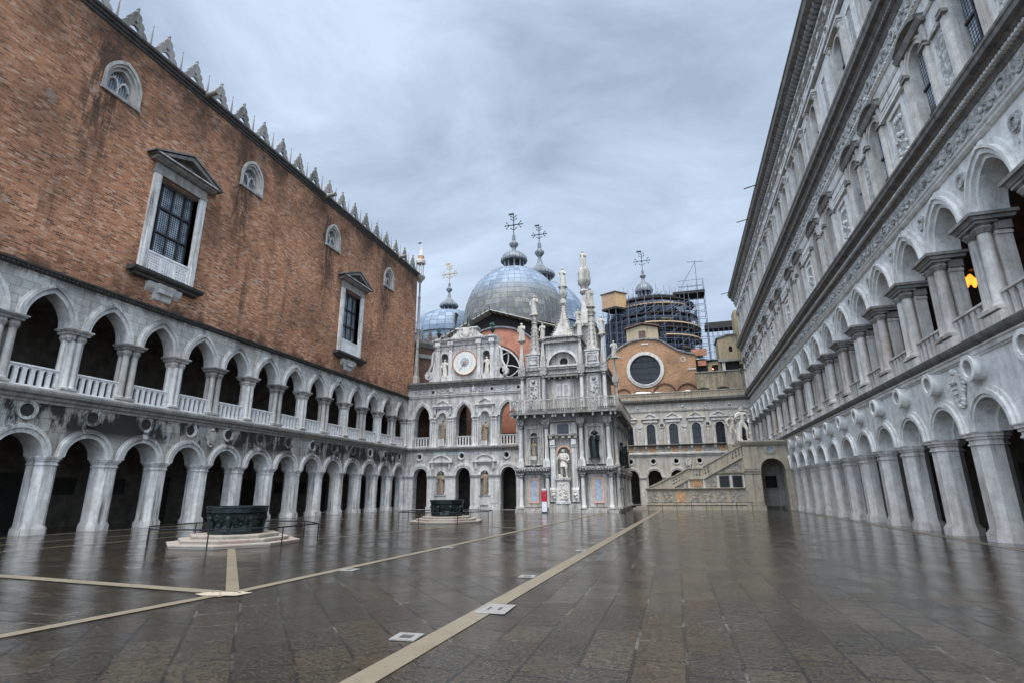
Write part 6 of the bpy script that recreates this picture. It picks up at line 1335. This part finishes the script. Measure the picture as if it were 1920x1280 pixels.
MB().box(8.3, 8.75, 0, 2, 18.6, 20.45).obj('white_post', 'S_trim', BH); MB().box(8.75, 10.6, .5, 2, 18.6, 20.4).obj('dark_recess', 'void', BH)
BX = thing('shed', 'small grey rendered shed with a dark window and a red lamp inside', 'shed', (0, 85, 0))
m = MB(); m.poly([(6.3, 18.4), (8.2, 18.4), (8.2, 20.9), (6.3, 20.6)], 0, 2, [[(6.9, 19.0), (7.8, 19.0), (7.8, 20.2), (6.9, 20.2)]]); m.obj('wall', 'plaster_beige', BX); MB().box(6.8, 7.9, .4, .5, 18.9, 20.3).obj('window_void', 'void', BX); m = MB(); m.ball((7.0, .2, 19.6), .09, 8); m.obj('red_lamp', 'litred', BX)
MB().box(6.1, 8.4, -.3, 2.2, 20.9, 21.05).obj('roof', 'cap', BX)
tag(MB().box(4.6, 6.3, 0, 2.5, 18.4, 21.2).obj('dark_container', 'void', None, (0, 85, 0)), 'dark boarded container right of the chapel gable', 'container')
tag(MB().box(4.9, 6.1, -.3, .2, 20.1, 20.9).obj('pink_board', 'plaster_pink', None, (0, 84.8, 0)), 'small pink board fixed under the orange panels', 'board')
t = thing('orange_hoarding', 'orange boarded hoarding panel beside the chapel roof', 'hoarding', (5.2, 84.2, 21.7)); MB().box(-1.1, 1.1, 0, .2, -.1, .95).obj('boards', 'plaster_pink', t); m = MB()
for z in (.1, .35, .6): m.box(-1.1, 1.1, -.03, 0, z, z+.05)
m.obj('battens', 'wood', t)
# scaffolded dome
D4 = dome(-2.8, 107, 30.0, 8.1, 38.9, 'netting', 27); zt = lantern(D4, 8.9, 1.55, 3.9, 0, 16); cross(D4, 0, 0, zt, .8, 'iron', thin=.8) 
MB().lathe([(8.4, 18), (8.4, 34)], 19.2, 17, 24).obj('drum', 'netting', BA)
SC = thing('scaffolding', 'dense tube scaffolding with plank decks wrapped around a dome under repair', 'scaffold', (-1.8, 104, 0))
r_ = random.Random(5); m = MB(); RS = [(8.9, 21, 32.4), (8.6, 32.4, 35.4), (6.4, 35.4, 37.6)]
def sp_(a, r): return (r*cos(a), 1+r*sin(a)*.9)
N_ = 34
for (r0_, za, zb_) in RS:
    for rr in (r0_, r0_-1.3):
        for i in range(N_):
            a = 2*pi*i/N_; x, y = sp_(a, rr); m.tube((x, y, za-.5), (x, y, zb_+r_.choice([.4, .9, 1.2, 1.8, 2.6])), .055, 4)
        z = za
        while z < zb_+.6:
            for i in range(N_):
                p = sp_(2*pi*i/N_, rr); q = sp_(2*pi*(i+1)/N_, rr); m.tube((*p, z), (*q, z), .05, 4)
            z += 1.05
for i in range(150):
    a = r_.uniform(pi, 2*pi); r0_, za, zb_ = r_.choice(RS); p = sp_(a, r0_+.05); q = sp_(a+.35, r0_+.05); z = r_.uniform(za, zb_-1.5); m.tube((*p, z), (*q, z+2.1), .05, 4)
tl = m.obj('tube_lattice', 'steel', SC); tl['kind'] = 'stuff'
for i, (z, r0_, a0_, a1_, mt_) in enumerate(((26.2, 8.9, 5.2, 6.6, 'plank'), (30.3, 9.0, 5.0, 6.5, 'plank'), (33.4, 9.0, 4.6, 6.5, 'plank'), (35.6, 8.7, 3.1, 6.3, 'void'), (37.2, 8.2, 3.6, 5.6, 'plank'), (38.3, 8.2, 3.1, 6.6, 'void'), (39.6, 6.6, 3.2, 6.4, 'void'), (28.4, 8.9, 5.3, 6.6, 'void'), (32, 8.9, 5.0, 6.6, 'void'))):
    m = MB(); n = 12; A_ = [a0_+(a1_-a0_)*k/n for k in range(n+1)]; m.hpoly([sp_(a, r0_+.1) for a in A_]+[sp_(a, r0_-1.4) for a in A_[::-1]], z, z+.22); m.v = [(a, b, 1.8+(c-1.8)*.94+.3*sin(i*1.7)+.02*a*sin(i*2.3)) for a, b, c in m.v]; m.obj('deck', mt_, SC)
for i in range(26):
    a = r_.uniform(3.1, 6.5); z = r_.uniform(24, 36); rr = (8.95 if z < 32 else 8.6)-r_.uniform(0, 1.2); w_ = r_.uniform(.12, .3)
    m = MB(); m.hpoly([sp_(a, rr), sp_(a+w_, rr), sp_(a+w_, rr-.5), sp_(a, rr-.5)], z, z+.12); m.obj('loose_board', r_.choice(['plank', 'wood', 'void', 'cap']), SC)
m = MB(); m.box(4.4, 10.2, -3.2, 1, 37.6, 38.1); m.obj('deck', 'void', SC)
m = MB()
for x in (5.6, 7.2, 8.8, 10.1):
    for y in (-3.1, 0): m.tube((x, y, 22), (x, y, 39.6), .055, 4)
for z in [22+1.3*i for i in range(15)]: m.tube((5.6, -3.1, z), (10.1, -3.1, z), .05, 4); m.tube((5.6, 0, z), (10.1, 0, z), .05, 4); m.tube((10.1, -3.1, z), (10.1, 0, z), .05, 4)
m.tube((9.0, -2, 38), (9.0, -2, 44.6), .08, 4); m.tube((6.2, -2, 39.6), (9.0, -2, 44.2), .06, 4); m.tube((7.6, -2, 44.4), (10.6, -2, 44.2), .06, 4)
o = m.obj('tower_tubes', 'steel', SC); o['kind'] = 'stuff'
BR = thing('scaffold_bridge', 'dark covered footbridge of scaffolding between the dome and the marble palace', 'bridge', (0, 101, 0))
MB().box(7.8, 16, 0, 2.5, 30.4, 31.6).obj('deck', 'void', BR); m = MB()
for x in [8.2+i*.9 for i in range(9)]:
    for y in (.1, 2.3): m.tube((x, y, 20), (x, y, 30.4), .05, 4)
for z in [20.5+i*1.4 for i in range(7)]: m.tube((7.8, .1, z), (16, .1, z), .05, 4)
o = m.obj('tube_legs', 'steel', BR); o['kind'] = 'stuff'
MB().box(8, 15, 1, 3, 22.2, 23.6).obj('lower_deck', 'void', BR)
t = thing('plywood_hut', 'pale plywood hoist cabin perched on the left edge of the scaffolding', 'cabin', (0, 98, 0))
m = MB(); m.hpoly([(-10.5, 0), (-7.9, -1.2), (-6.0, .6), (-8.4, 3)], 35.1, 37.9); m.obj('walls', 'wood', t); m = MB(); m.hpoly([(-10.8, 0), (-7.9, -1.5), (-5.7, .6), (-8.4, 3.3)], 37.9, 38.1); m.obj('roof', 'brick3', t); m = MB(); m.hpoly([(-10.6, 0), (-7.9, -1.3), (-5.9, .6), (-8.4, 3.1)], 34.7, 35.1); m.obj('floor', 'void', t)
m = MB()
for i in range(12): u_ = i/11; m.tube((-10.5+2.6*u_, -.03-1.2*u_, 35.15), (-10.5+2.6*u_, -.03-1.2*u_, 37.9), .03, 4)
for p in ((-10.4, 0), (-7.9, -1.1), (-6.1, .5), (-9.2, -.6)): m.tube((*p, 24), (*p, 34.7), .06, 4)
for z in (26, 28, 30, 32, 33.5): m.tube((-10.5, 0, z), (-7.9, -1.2, z), .05, 4); m.tube((-7.9, -1.2, z), (-6, .6, z), .05, 4)
m.obj('support_tubes', 'steel', t)
tag(MB().box(10.0, 12.2, 0, 3, 20, 28.3).obj('pink_chimney_block', 'plaster_beige', None, (.75, 84.5, 0)), 'pinkish rendered block tucked against the end of the marble palace roof', 'block')
